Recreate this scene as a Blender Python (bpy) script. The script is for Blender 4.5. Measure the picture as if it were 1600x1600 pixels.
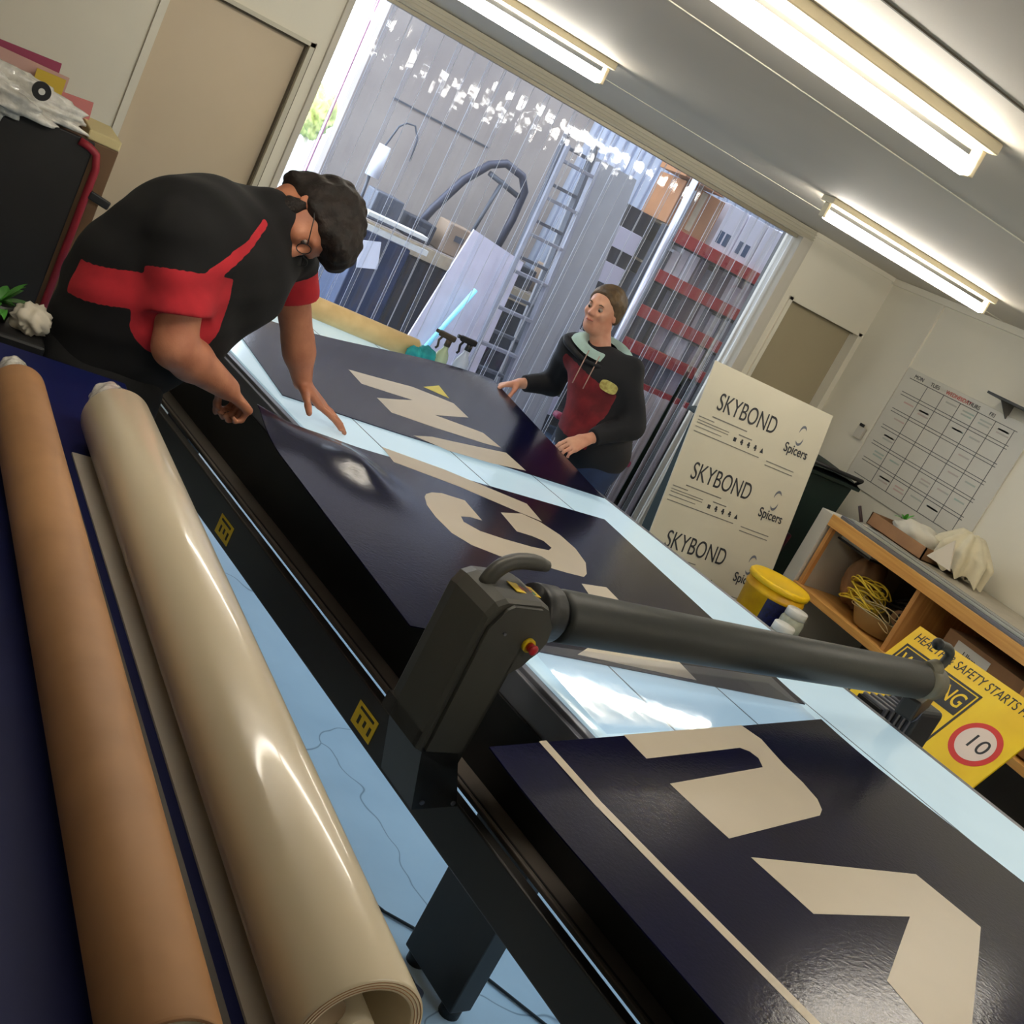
import bpy, bmesh, math, random
import numpy as np
from mathutils import Vector, Matrix
for _o in list(bpy.data.objects): bpy.data.objects.remove(_o, do_unlink=True)
random.seed(7)
SC = bpy.context.scene
COL = SC.collection
# ---------------------------------------------------------------- camera
yaw, pit, rol = math.radians(32.95), math.radians(-14.16), math.radians(27.35)
fw = Vector((math.sin(yaw)*math.cos(pit), math.cos(yaw)*math.cos(pit), math.sin(pit)))
rt = fw.cross(Vector((0, 0, 1))).normalized(); up = rt.cross(fw)
rt2 = rt*math.cos(rol)+up*math.sin(rol); up2 = -rt*math.sin(rol)+up*math.cos(rol)
cam = bpy.data.cameras.new('camera'); camo = bpy.data.objects.new('camera', cam); COL.objects.link(camo)
camo.matrix_world = Matrix(((rt2.x, up2.x, -fw.x, 0), (rt2.y, up2.y, -fw.y, 0), (rt2.z, up2.z, -fw.z, 1.8), (0, 0, 0, 1)))
cam.sensor_width = 36; cam.sensor_fit = 'HORIZONTAL'; cam.lens = 36*1800/1600; cam.clip_start = .02
SC.camera = camo
# ---------------------------------------------------------------- world, exposure, large lights
w = bpy.data.worlds.new('sky'); SC.world = w; w.use_nodes = True
bg = w.node_tree.nodes['Background']; bg.inputs[0].default_value = (.80, .90, 1.0, 1); bg.inputs[1].default_value = 5.0
SC.view_settings.view_transform = 'Standard'; SC.view_settings.look = 'None'; SC.view_settings.gamma = 1
SC.view_settings.use_curve_mapping = False
SC.view_settings.exposure = 0.0
TUBE_STRENGTH = 36.0
TABLE_GLOW = .47
BED_TUBE = 5.0
SC.cycles.max_bounces = 8; SC.cycles.transparent_max_bounces = 24; SC.cycles.glossy_bounces = 4
SC.cycles.sample_clamp_indirect = 6.0
try: SC.cycles.use_denoising = True
except Exception: pass

def area(name, loc, rot, sx, sy, power, color):
    l = bpy.data.lights.new(name, 'AREA'); l.shape = 'RECTANGLE'; l.size = sx; l.size_y = sy; l.energy = power; l.color = color
    o = bpy.data.objects.new(name, l); o.location = loc; o.rotation_euler = rot; COL.objects.link(o); return o
# warehouse light: an added overhead fill lamp, and daylight from its open side
area('warehouse_fill_light', (5.2, 8.3, 4.0), (0, 0, 0), 4.0, 2.6, 150, (.80, .90, 1.0))
area('warehouse_opening_daylight', (0.6, 9.2, 1.9), (math.radians(90), 0, math.radians(-100)), 3.0, 3.2, 110, (.82, .91, 1.0))

# ---------------------------------------------------------------- frames: R = room, T = table (turned 10.5 degrees)
AT = math.radians(10.5); CA, SA = math.cos(AT), math.sin(AT)
def WP(p, fr='R'):
    if fr == 'R': return Vector(p)
    return Vector((p[0]*CA-p[1]*SA, p[0]*SA+p[1]*CA, p[2]))
FR = {}
def lin(c):
    c = c/255.0
    return c/12.92 if c <= .04045 else ((c+.055)/1.055)**2.4
MATS = {}
def mat(name, rgb, rough=.6, metal=0.0, spec=.5, noise=0.0, nscale=8.0, bump=0.0, bscale=60.0, alpha=1.0, trans=0.0, emis=None, estr=0.0, rgb2=None, coat=0.0, sheen=0.0):
    if name in MATS: return MATS[name]
    m = bpy.data.materials.new(name); m.use_nodes = True; nt = m.node_tree; b = nt.nodes['Principled BSDF']
    c = (lin(rgb[0]), lin(rgb[1]), lin(rgb[2]), 1)
    b.inputs['Base Color'].default_value = c; b.inputs['Roughness'].default_value = rough; b.inputs['Metallic'].default_value = metal
    b.inputs['Specular IOR Level'].default_value = spec
    b.inputs['Alpha'].default_value = alpha; b.inputs['Transmission Weight'].default_value = trans
    b.inputs['Coat Weight'].default_value = coat; b.inputs['Coat Roughness'].default_value = .08
    if emis: b.inputs['Emission Color'].default_value = (lin(emis[0]), lin(emis[1]), lin(emis[2]), 1); b.inputs['Emission Strength'].default_value = estr
    tc = nt.nodes.new('ShaderNodeTexCoord')
    n = nt.nodes.new('ShaderNodeTexNoise'); n.inputs['Scale'].default_value = nscale; n.inputs['Detail'].default_value = 4
    nt.links.new(tc.outputs['Object'], n.inputs['Vector'])
    r = nt.nodes.new('ShaderNodeValToRGB')
    k = noise
    c2 = tuple(lin(v) for v in rgb2) if rgb2 else tuple(v*(1-k) for v in c[:3])
    r.color_ramp.elements[0].position = .35; r.color_ramp.elements[1].position = .65
    r.color_ramp.elements[0].color = (*c2, 1); r.color_ramp.elements[1].color = (min(1, c[0]*(1+k*.3)), min(1, c[1]*(1+k*.3)), min(1, c[2]*(1+k*.3)), 1)
    nt.links.new(n.outputs['Fac'], r.inputs['Fac']); nt.links.new(r.outputs['Color'], b.inputs['Base Color'])
    if bump:
        n2 = nt.nodes.new('ShaderNodeTexNoise'); n2.inputs['Scale'].default_value = bscale; n2.inputs['Detail'].default_value = 3
        nt.links.new(tc.outputs['Object'], n2.inputs['Vector'])
        bp = nt.nodes.new('ShaderNodeBump'); bp.inputs['Strength'].default_value = bump; bp.inputs['Distance'].default_value = .01
        nt.links.new(n2.outputs['Fac'], bp.inputs['Height']); nt.links.new(bp.outputs['Normal'], b.inputs['Normal'])
    MATS[name] = m
    return m
def wood(name, a, b_, scale=(2, 30, 30), rough=.55):
    m = mat(name, a, rough, rgb2=b_)
    nt = m.node_tree; mp = nt.nodes.new('ShaderNodeMapping'); mp.inputs['Scale'].default_value = scale
    tc = [n for n in nt.nodes if n.type == 'TEX_COORD'][0]; ns = [n for n in nt.nodes if n.type == 'TEX_NOISE'][0]
    nt.links.new(tc.outputs['Object'], mp.inputs['Vector']); nt.links.new(mp.outputs['Vector'], ns.inputs['Vector']); ns.inputs['Scale'].default_value = 1
    return m

def masked(name, ma, mb):
    """fabric in two colours, split by the vertex mask 'panel'"""
    m = ma.copy(); m.name = name; nt = m.node_tree; b = nt.nodes['Principled BSDF']; src = b.inputs['Base Color'].links[0].from_socket
    a = nt.nodes.new('ShaderNodeAttribute'); a.attribute_name = 'panel'; r = nt.nodes.new('ShaderNodeValToRGB'); r.color_ramp.elements[0].position = .46; r.color_ramp.elements[1].position = .54
    mx = nt.nodes.new('ShaderNodeMix'); mx.data_type = 'RGBA'; bb = mb.node_tree.nodes['Principled BSDF']; cr = [n for n in mb.node_tree.nodes if n.type == 'VALTORGB'][0]
    c2 = nt.nodes.new('ShaderNodeValToRGB'); ns = [n for n in nt.nodes if n.type == 'TEX_NOISE'][0]
    for i in (0, 1): c2.color_ramp.elements[i].position = cr.color_ramp.elements[i].position; c2.color_ramp.elements[i].color = cr.color_ramp.elements[i].color
    nt.links.new(ns.outputs['Fac'], c2.inputs['Fac']); nt.links.new(a.outputs['Fac'], r.inputs['Fac']); nt.links.new(r.outputs['Color'], mx.inputs[0])
    nt.links.new(src, mx.inputs[6]); nt.links.new(c2.outputs['Color'], mx.inputs[7]); nt.links.new(mx.outputs[2], b.inputs['Base Color']); return m

# ---------------------------------------------------------------- geometry collector
class PB:
    def __init__(s): s.bm = bmesh.new(); s.mi = 0; s.smooth = False
    def m(s, i): s.mi = i; return s
    def _merge(s, b2, smooth=False):
        me = bpy.data.meshes.new('tmp')
        for f in b2.faces: f.material_index = s.mi; f.smooth = smooth
        b2.to_mesh(me); b2.free(); s.bm.from_mesh(me); bpy.data.meshes.remove(me); return s
    def box(s, x0, x1, y0, y1, z0, z1, bev=0, seg=2):
        return s.obox(((x0+x1)/2, (y0+y1)/2, (z0+z1)/2), (abs(x1-x0), abs(y1-y0), abs(z1-z0)), None, bev, seg)
    def obox(s, c, size, R=None, bev=0, seg=2):
        b = bmesh.new(); bmesh.ops.create_cube(b, size=1)
        for v in b.verts: v.co = Vector((v.co.x*size[0], v.co.y*size[1], v.co.z*size[2]))
        if bev: bmesh.ops.bevel(b, geom=b.edges[:], offset=bev, segments=seg, profile=.5, affect='EDGES')
        for v in b.verts: v.co = (R @ v.co if R else v.co)+Vector(c)
        return s._merge(b, False)
    def cyl(s, p, q, r, r2=None, n=20, caps=True, smooth=True):
        p, q = Vector(p), Vector(q); d = q-p; b = bmesh.new()
        bmesh.ops.create_cone(b, cap_ends=caps, segments=n, radius1=r, radius2=r if r2 is None else r2, depth=d.length)
        R = d.to_track_quat('Z', 'Y').to_matrix()
        for v in b.verts: v.co = R @ v.co+(p+q)/2
        for f in b.faces: f.material_index = s.mi; f.smooth = smooth and len(f.verts) == 4
        me = bpy.data.meshes.new('tmp'); b.to_mesh(me); b.free(); s.bm.from_mesh(me); bpy.data.meshes.remove(me); return s
    def sph(s, c, r, n=16, sc=(1, 1, 1), R=None):
        b = bmesh.new(); bmesh.ops.create_uvsphere(b, u_segments=n, v_segments=max(6, n//2), radius=r)
        for v in b.verts:
            v.co = Vector((v.co.x*sc[0], v.co.y*sc[1], v.co.z*sc[2])); v.co = (R @ v.co if R else v.co)+Vector(c)
        return s._merge(b, True)
    def tube(s, pts, r, n=10, caps=True):
        pts = [Vector(p) for p in pts]; rs = r if isinstance(r, (list, tuple)) else [r]*len(pts)
        rings = []; nrm = None
        for i, p in enumerate(pts):
            t = (pts[min(i+1, len(pts)-1)]-pts[max(i-1, 0)]).normalized()
            if nrm is None: nrm = t.orthogonal().normalized()
            nrm = (nrm-t*nrm.dot(t)).normalized(); bn = t.cross(nrm)
            rings.append([s.bm.verts.new(p+(nrm*math.cos(a)+bn*math.sin(a))*rs[i]) for a in [2*math.pi*k/n for k in range(n)]])
        for i in range(len(rings)-1):
            for k in range(n):
                f = s.bm.faces.new((rings[i][k], rings[i][(k+1) % n], rings[i+1][(k+1) % n], rings[i+1][k])); f.smooth = True; f.material_index = s.mi
        if caps:
            for rg, rev in ((rings[0], True), (rings[-1], False)):
                f = s.bm.faces.new(rg[::-1] if rev else rg); f.material_index = s.mi
        return s
    def prism(s, poly, ext):
        ext = Vector(ext); a = [s.bm.verts.new(Vector(p)) for p in poly]; b = [s.bm.verts.new(Vector(p)+ext) for p in poly]
        fs = [s.bm.faces.new(a[::-1]), s.bm.faces.new(b)]
        for i in range(len(a)): fs.append(s.bm.faces.new((a[i], a[(i+1) % len(a)], b[(i+1) % len(a)], b[i])))
        for f in fs: f.material_index = s.mi
        bmesh.ops.triangulate(s.bm, faces=fs[:2])
        return s
    def grid(s, fn, nu, nv, close_u=False, smooth=True):
        vs = [[s.bm.verts.new(Vector(fn(i/nu, j/nv))) for j in range(nv+1)] for i in range(nu+(0 if close_u else 1))]
        N = len(vs)
        for i in range(nu):
            for j in range(nv):
                f = s.bm.faces.new((vs[i][j], vs[(i+1) % N][j], vs[(i+1) % N][j+1], vs[i][j+1])); f.smooth = smooth; f.material_index = s.mi
        return s
    def lathe(s, c, prof, n=32, axis='Z'):
        c = Vector(c)
        def fn(u, v):
            k = v*(len(prof)-1); i = int(round(k)); r, h = prof[i]; a = u*2*math.pi
            if axis == 'Z': return c+Vector((r*math.cos(a), r*math.sin(a), h))
            return c+Vector((h, r*math.cos(a), r*math.sin(a)))
        return s.grid(fn, n, len(prof)-1, True)
def link(name, pb, mats, fr, base, merge=True):
    if merge: bmesh.ops.remove_doubles(pb.bm, verts=pb.bm.verts[:], dist=1e-6)
    bmesh.ops.recalc_face_normals(pb.bm, faces=pb.bm.faces[:])
    for v in pb.bm.verts: v.co -= base
    me = bpy.data.meshes.new(name); pb.bm.to_mesh(me); pb.bm.free()
    for m_ in (mats if isinstance(mats, (list, tuple)) else [mats]): me.materials.append(m_)
    o = bpy.data.objects.new(name, me); COL.objects.link(o); return o
def thing(name, label, cat, base, fr='R', group=None):
    o = bpy.data.objects.new(name, None); COL.objects.link(o); o.empty_display_size = .1
    o.location = WP(base, fr); o.rotation_euler = (0, 0, AT if fr == 'T' else 0)
    o['label'] = label; o['category'] = cat
    if group: o['group'] = group
    FR[o.name] = (fr, Vector(base)); return o
def part(name, pb, mats, parent, label=None, stuff=False, merge=True):
    fr, base = FR[parent.name]; o = link(name, pb, mats, fr, base, merge); o.parent = parent; FR[o.name] = (fr, base)
    if label: o['label'] = label
    if stuff: o['kind'] = 'stuff'
    return o
def solo(name, pb, mats, label, cat, base, fr='R', group=None):
    o = link(name, pb, mats, fr, Vector(base)); o.location = WP(base, fr); o.rotation_euler = (0, 0, AT if fr == 'T' else 0)
    o['label'] = label; o['category'] = cat
    if group: o['group'] = group
    FR[o.name] = (fr, Vector(base)); return o
def struct(name, pb, mats, fr='R'):
    o = link(name, pb, mats, fr, Vector((0, 0, 0))); o['kind'] = 'structure'; FR[o.name] = (fr, Vector((0, 0, 0)))
    o.rotation_euler = (0, 0, AT if fr == 'T' else 0); return o
def text(name, body, size, origin, xdir, ydir, m, parent, off=.0015, align='LEFT', bold=0.0, shear=0.0, width=None, label=None):
    cu = bpy.data.curves.new(name, 'FONT'); cu.body = body; cu.size = size; cu.align_x = align; cu.align_y = 'CENTER'; cu.offset = bold; cu.shear = shear; cu.extrude = .0004
    t = bpy.data.objects.new(name, cu); COL.objects.link(t); bpy.context.view_layer.update()
    me = bpy.data.meshes.new_from_object(t); bpy.data.objects.remove(t); bpy.data.curves.remove(cu)
    X = Vector(xdir).normalized(); Y = Vector(ydir); Y = (Y-X*Y.dot(X)).normalized(); Zn = X.cross(Y)
    ws = max(v.co.x for v in me.vertices)-min(v.co.x for v in me.vertices); k = 1 if width is None else width/ws
    fr, base = FR[parent.name]
    for v in me.vertices: v.co = Vector(origin)+X*v.co.x*k+Y*v.co.y+Zn*(v.co.z+off)-base
    me.materials.clear(); me.materials.append(m)
    o = bpy.data.objects.new(name, me); COL.objects.link(o); o.parent = parent; FR[o.name] = (fr, base)
    if label: o['label'] = label
    return o
def flatpoly(poly2, zf, m, name, parent, th=.0006, label=None):
    pb = PB(); a = [pb.bm.verts.new((x, y, zf(x, y)+th)) for x, y in poly2]
    f = pb.bm.faces.new(a); bmesh.ops.triangulate(pb.bm, faces=[f])
    bmesh.ops.subdivide_edges(pb.bm, edges=pb.bm.edges[:], cuts=3, use_grid_fill=True)
    for v in pb.bm.verts: v.co.z = zf(v.co.x, v.co.y)+th
    r = bmesh.ops.extrude_face_region(pb.bm, geom=pb.bm.faces[:])
    for v in r['geom']:
        if isinstance(v, bmesh.types.BMVert): v.co.z -= th*.9
    return part(name, pb, m, parent, label)
# ================================================================ ROOM
m_wall = mat('painted_wall', (228, 222, 204), .75, noise=.05, nscale=1.5, bump=.05, bscale=40)
m_wall_l = mat('lining_board', (200, 194, 180), .7, noise=.04, nscale=2)
m_ceil = mat('ceiling_paint', (206, 198, 184), .7, noise=.05, nscale=1.0, bump=.04, bscale=30)
m_trim = mat('cream_trim', (190, 184, 164), .5, noise=.0, nscale=1)
m_door = mat('door_paint', (202, 184, 156), .55, noise=.06, nscale=1.5)
m_door2 = mat('door_paint_dark', (168, 156, 128), .55, noise=.06, nscale=1.5)
m_gap = mat('dark_joint', (92, 84, 70), .8)
m_floor = mat('floor_paint', (192, 208, 218), .40, noise=.07, nscale=2.2, rgb2=(178, 196, 208), bump=.03, bscale=50)
m_conc = mat('warehouse_floor_paint', (96, 122, 156), .22, noise=.2, nscale=1.6, rgb2=(66, 90, 124))
m_pink = mat('magenta_paint', (206, 40, 98), .5, noise=.05)
m_black = mat('black_plastic', (20, 20, 22), .45, noise=.1)
m_white = mat('white_plastic', (222, 220, 212), .45, noise=.03)
HC = 2.41
def cracks(m):                                                   # hairline cracks in the painted slab
    nt = m.node_tree; b = nt.nodes['Principled BSDF']; src = b.inputs['Base Color'].links[0].from_socket
    tc = [n for n in nt.nodes if n.type == 'TEX_COORD'][0]; nz_ = nt.nodes.new('ShaderNodeTexNoise'); nz_.inputs['Scale'].default_value = 3
    ad = nt.nodes.new('ShaderNodeVectorMath'); ad.operation = 'MULTIPLY_ADD'; ad.inputs[1].default_value = (.35, .35, .35)
    nt.links.new(tc.outputs['Object'], nz_.inputs['Vector']); nt.links.new(nz_.outputs['Color'], ad.inputs[0]); nt.links.new(tc.outputs['Object'], ad.inputs[2])
    v = nt.nodes.new('ShaderNodeTexVoronoi'); v.feature = 'DISTANCE_TO_EDGE'; v.inputs['Scale'].default_value = .9; nt.links.new(ad.outputs[0], v.inputs['Vector'])
    r = nt.nodes.new('ShaderNodeValToRGB'); r.color_ramp.elements[0].position = .001; r.color_ramp.elements[1].position = .004; r.color_ramp.elements[0].color = (.35, .38, .42, 1); r.color_ramp.elements[1].color = (1, 1, 1, 1)
    nt.links.new(v.outputs['Distance'], r.inputs['Fac']); mx = nt.nodes.new('ShaderNodeMix'); mx.data_type = 'RGBA'; mx.blend_type = 'MULTIPLY'; mx.inputs[0].default_value = 1
    nt.links.new(src, mx.inputs[6]); nt.links.new(r.outputs['Color'], mx.inputs[7]); nt.links.new(mx.outputs[2], b.inputs['Base Color'])
cracks(m_floor)
pb = PB(); pb.box(-1.7, 5.9, -1.6, 6.06, -.08, 0); struct('floor', pb, m_floor)
pb = PB(); pb.box(-4, 12, 6.06, 14.5, -.10, -.005); struct('floor', pb, m_conc)
pb = PB(); pb.box(-1.7, 5.9, -1.6, 6.0, HC, HC+.1); struct('ceiling', pb, m_ceil)
for i, (y, h) in enumerate(((.85, .004), (1.90, .004), (2.92, .003), (5.0, .003))):
    pb = PB(); pb.box(-1.6, 5.78, y-.004, y+.004, HC-h, HC); struct('trim_%d' % (i+1), pb, m_gap if i in (0, 1) else m_wall)
# back wall, pierced by the tall doorway hung with plastic strips
pb = PB(); pb.box(-1.7, .86, 6.0, 6.14, 0, HC); pb.box(.868, 1.69, 6.0, 6.14, 1.965, HC); pb.box(.868, .905, 5.99, 6.14, 0, 1.965); pb.box(1.60, 1.69, 6.0, 6.14, 0, 1.965)
pb.box(1.69, 4.87, 6.0, 6.14, 2.36, HC); pb.box(4.87, 5.9, 6.0, 6.14, 1.985, HC); pb.box(4.87, 5.03, 6.0, 6.14, 0, 1.985); pb.box(5.75, 5.9, 6.0, 6.14, 0, 1.985)
pb.box(.86, .868, 6.01, 6.14, 0, HC)
struct('wall_back', pb, m_wall)
d = bpy.data
pb = PB(); pb.box(.905, 1.60, 6.06, 6.10, 0, 1.965); struct('door_1', pb, m_door)
pb = PB()
for a in ((1.575, 1.600, 5.985, 6.06, 0, 1.965), (.905, 1.60, 5.985, 6.06, 1.945, 1.965)): pb.box(*a)
pb.m(1); pb.box(1.568, 1.575, 6.02, 6.06, 0, 1.945); pb.box(.91, 1.575, 6.02, 6.06, 1.936, 1.945); pb.box(1.600, 1.606, 5.994, 6.0, 0, 1.97); struct('trim_5', pb, [m_trim, m_gap])
pb = PB(); pb.box(5.05, 5.74, 6.07, 6.11, 0, 1.97); struct('door_2', pb, m_door2)
pb = PB(); pb.box(5.03, 5.06, 5.985, 6.07, 0, 1.985); pb.box(5.72, 5.75, 5.985, 6.07, 0, 1.985); pb.box(5.03, 5.75, 5.985, 6.07, 1.965, 1.985)
pb.m(1); pb.box(5.062, 5.718, 6.04, 6.07, 1.957, 1.965); struct('trim_6', pb, [m_wall, mat('shadow_groove', (130, 122, 100), .8)])  # strip under the door head coloured as the groove's soft shadow
# frame of the tall doorway, head mould with three beads
pb = PB(); pb.box(1.60, 4.95, 5.965, 6.0, 2.335, 2.405, .004)
for z in (2.343, 2.362, 2.381): pb.box(1.60, 4.95, 5.955, 5.966, z, z+.008, .002)
struct('trim_7', pb, m_trim)
pb = PB(); pb.box(4.865, 4.945, 5.965, 6.14, 0, 2.34, .004); pb.box(4.945, 4.965, 5.975, 6.0, 0, 2.34); pb.box(1.66, 1.695, 5.98, 6.14, 0, 2.34, .004); struct('trim_8', pb, m_wall_l)
pb = PB(); pb.box(5.78, 5.9, -1.6, 6.0, 0, HC); struct('wall_right', pb, m_wall)
pb = PB(); pb.box(-1.7, -1.6, -1.6, 6.0, 0, HC); struct('wall_left', pb, m_wall)
pb = PB(); pb.box(-1.6, 5.78, -1.7, -1.6, 0, HC); struct('wall_front', pb, m_wall)
pb = PB(); pb.box(5.755, 5.78, -1.6, 6.0, 2.365, HC, .004); pb.box(5.765, 5.78, 5.49, 5.515, 0, 2.365); pb.box(4.965, 5.78, 5.985, 6.0, 2.38, HC); struct('trim_9', pb, m_wall)
# exterior magenta frame seen through the doorway
pb = PB(); pb.box(5.04, 5.20, 6.28, 6.36, 0, 2.6); pb.m(1); pb.box(5.015, 5.04, 6.27, 6.36, 0, 2.6); struct('trim_10', pb, [m_pink, m_black])
pb = PB(); pb.box(1.872, 1.880, 6.24, 6.28, 0, 2.6); struct('trim_11', pb, mat('pale_pink_paint', (232, 170, 206), .5))
# warehouse shell
m_wh = mat('warehouse_wall', (158, 148, 142), .8, noise=.12, nscale=1.3, rgb2=(140, 130, 126))
m_rib = mat('ribbed_steel', (196, 204, 222), .45, noise=.06)
pb = PB(); pb.box(3.05, 5.2, 9.8, 9.95, 0, 4.4); pb.box(3.0, 12, 9.9, 10.0, 3.2, 4.4); struct('wall_warehouse_back', pb, m_wh)
pb = PB()
for i in range(49):
    x = 5.2+i*.11; pb.box(x, x+.065, 9.82, 9.87, 0, 3.2); pb.box(x+.065, x+.11, 9.86, 9.88, 0, 3.2)
struct('door_3', pb, m_rib)
pb = PB(); pb.box(10.6, 10.8, 6.14, 9.9, 0, 4.4); struct('wall_warehouse_right', pb, m_wh)
pb = PB(); pb.box(-1.7, 10.8, 6.14, 6.2, 2.7, 4.4); pb.box(5.9, 10.8, 6.14, 6.2, 0, 2.7); struct('wall_warehouse_front', pb, m_wh)
pb = PB(); pb.box(2.4, 10.8, 6.14, 9.95, 4.4, 4.5); struct('ceiling', pb, m_wh)
pb = PB(); pb.box(-4, 12, 14.5, 14.6, -.1, 1.3); struct('wall_yard', pb, mat('yard_wall', (235, 235, 228), .8))

# ---------------- ceiling tube lights
m_tube = mat('tube_glow', (255, 255, 255), .4, emis=(255, 249, 238), estr=TUBE_STRENGTH)
m_bat = mat('batten_enamel', (226, 212, 178), .4, noise=.03)
def tube_light(x0, x1, y, label):
    t = thing('ceiling_light', label, 'light', ((x0+x1)/2, y, HC), group='fluorescent battens on the ceiling')
    pb = PB(); pb.box(x0-.03, x1+.03, y-.046, y+.046, HC-.030, HC, .005); part('batten', pb, m_bat, t)
    pb = PB(); pb.tube([(x0, y, HC-.078), (x0+.006, y, HC-.078), (x1-.006, y, HC-.078), (x1, y, HC-.078)], [.016, .024, .024, .016], 16); part('tube', pb, m_tube, t)
    for x in (x0-.022, x1+.004):
        pb = PB(); pb.box(x, x+.018, y-.018, y+.018, HC-.098, HC-.03, .004); part('lamp_holder', pb, m_bat, t)
tube_light(1.06, 2.28, 4.43, 'fluorescent tube batten above the left part of the strip curtain')
tube_light(.93, 2.15, 2.22, 'nearest and largest fluorescent batten, crossing the top right of the photo')
tube_light(3.62, 4.84, 4.38, 'fluorescent batten high right of the strip curtain, before the right wall')
tube_light(3.85, 5.07, 2.46, 'fluorescent batten over the near end of the wooden bench, out of frame')
tube_light(-.30, .87, 2.22, 'added fluorescent batten end to end with the nearest one, out of frame')  # unseen batten, added to brighten the floor beside the table
tube_light(1.0, 2.2, .1, 'fluorescent batten behind the camera, on the left side')
tube_light(3.6, 4.8, .1, 'fluorescent batten behind the camera, on the right side')

# ---------------- clear strip curtain
def clear_material(name, bump, haze, rough):
    m = bpy.data.materials.new(name); m.use_nodes = True; nt = m.node_tree; nt.nodes.clear()
    out = nt.nodes.new('ShaderNodeOutputMaterial'); mx = nt.nodes.new('ShaderNodeMixShader'); tr = nt.nodes.new('ShaderNodeBsdfTransparent'); gl = nt.nodes.new('ShaderNodeBsdfGlossy')
    df = nt.nodes.new('ShaderNodeBsdfDiffuse'); df.inputs[0].default_value = (.62, .68, .85, 1); mx2 = nt.nodes.new('ShaderNodeMixShader'); mx2.inputs[0].default_value = haze
    fr = nt.nodes.new('ShaderNodeFresnel'); fr.inputs[0].default_value = 1.45
    tr.inputs[0].default_value = (.93, .955, 1.0, 1); gl.inputs['Roughness'].default_value = rough; gl.inputs[0].default_value = (.95, .97, 1, 1)
    tc = nt.nodes.new('ShaderNodeTexCoord'); n = nt.nodes.new('ShaderNodeTexNoise'); n.inputs['Scale'].default_value = 9; nt.links.new(tc.outputs['Object'], n.inputs['Vector'])
    bp = nt.nodes.new('ShaderNodeBump'); bp.inputs['Strength'].default_value = bump; bp.inputs['Distance'].default_value = .02; nt.links.new(n.outputs['Fac'], bp.inputs['Height'])
    nt.links.new(bp.outputs['Normal'], gl.inputs['Normal'])
    nt.links.new(fr.outputs[0], mx.inputs[0]); nt.links.new(tr.outputs[0], mx2.inputs[1]); nt.links.new(df.outputs[0], mx2.inputs[2])
    nt.links.new(mx2.outputs[0], mx.inputs[1]); nt.links.new(gl.outputs[0], mx.inputs[2]); nt.links.new(mx.outputs[0], out.inputs[0])
    return m
m_pvc = clear_material('clear_pvc', .06, .09, .05); m_edge = mat('pvc_edge', (236, 240, 252), .25, alpha=.9)
cur = thing('strip_curtain', 'clear plastic strip curtain hanging across the tall doorway', 'strip curtain', (3.3, 6.03, 2.34))
pb = PB(); pb.box(1.70, 4.86, 6.01, 6.06, 2.315, 2.355, .003); part('curtain_rail', pb, mat('curtain_rail', (168, 160, 140), .4, metal=.3), cur)
ns = 32; rs_ = random.Random(3)
for i in range(ns):
    x = 1.805+i*.0975; y = 6.045+(.012 if i % 2 else -.006); tilt = rs_.uniform(-.004, .004); ph = rs_.uniform(0, 6)
    pb = PB()
    def fs(u, v, x=x, y=y, tilt=tilt, ph=ph):
        X = x+u*.112; s_ = (1-v)
        return (X+.004*math.sin(ph+3*s_), y+(u-.5)*tilt*2*s_+.004*math.sin((u-.5)*math.pi)**2+.004*s_*math.sin(ph*2+2.2*s_), .03+v*2.30)
    pb.grid(fs, 6, 14)
    pb.m(1)
    for u in (0.0, 1.0):
        pb.tube([fs(u, k/8) for k in range(9)], .0014, 5)
    part('plastic_strip', pb, [m_pvc, m_edge], cur)
# ================================================================ APPLICATION TABLE (T frame)
m_frame = mat('graphite_frame', (36, 33, 30), .42, noise=.08, nscale=5)
m_rail = mat('bronze_anodised_rail', (98, 90, 82), .5, metal=.1, noise=.06)
m_side = mat('black_side_panel', (12, 12, 13), .5, noise=.1)
m_glow = mat('backlit_acrylic', (176, 196, 206), .16, noise=.05, nscale=3, emis=(196, 226, 240), estr=TABLE_GLOW)
m_seam = mat('table_seam', (70, 80, 88), .5)
m_alu = mat('brushed_aluminium', (128, 130, 140), .36, metal=.6, noise=.06)
m_yel = mat('warning_yellow', (216, 182, 20), .5, noise=.08, nscale=40)
Y0, Y1 = -.75, 4.68
tb = thing('application_table', 'long backlit flatbed application table with black side rails', 'table', (2.55, 2.0, 0), 'T')
pb = PB(); pb.box(1.83, 3.335, Y0, Y1, .84, .884, .002); part('glowing_bed', pb, m_glow, tb, 'pale blue backlit bed of the table')
pb = PB()
for x in (2.135, 2.54, 2.945): pb.box(x-.0022, x+.0022, Y0, Y1, .8835, .8846)
part('bed_seam', pb, m_seam, tb)
pb = PB(); pb.box(1.806, 1.83, Y0, Y1, .80, .878, .002); pb.box(1.790, 1.806, Y0, Y1, .80, .868, .002); pb.box(3.335, 3.362, Y0, Y1, .80, .884, .003); pb.box(1.79, 3.362, Y1, Y1+.025, .80, .884, .003)
part('bed_edging', pb, m_alu, tb)
pb = PB(); pb.box(1.80, 1.86, Y0, Y1, .66, .80); pb.box(3.29, 3.35, Y0, Y1, .66, .80)
for y in (Y0, .9, 2.6, 4.62): pb.box(1.86, 3.29, y, y+.06, .66, .80)
part('bed_frame', pb, m_side, tb)
m_led = mat('bed_lamp_glow', (230, 244, 255), .4, emis=(206, 228, 250), estr=BED_TUBE)
for x in (2.05, 2.55, 3.05):
    pb = PB(); pb.tube([(x, Y0+.1, .70), (x, 4.6, .70)], .014, 10); part('bed_lamp', pb, m_led, tb)
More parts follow.
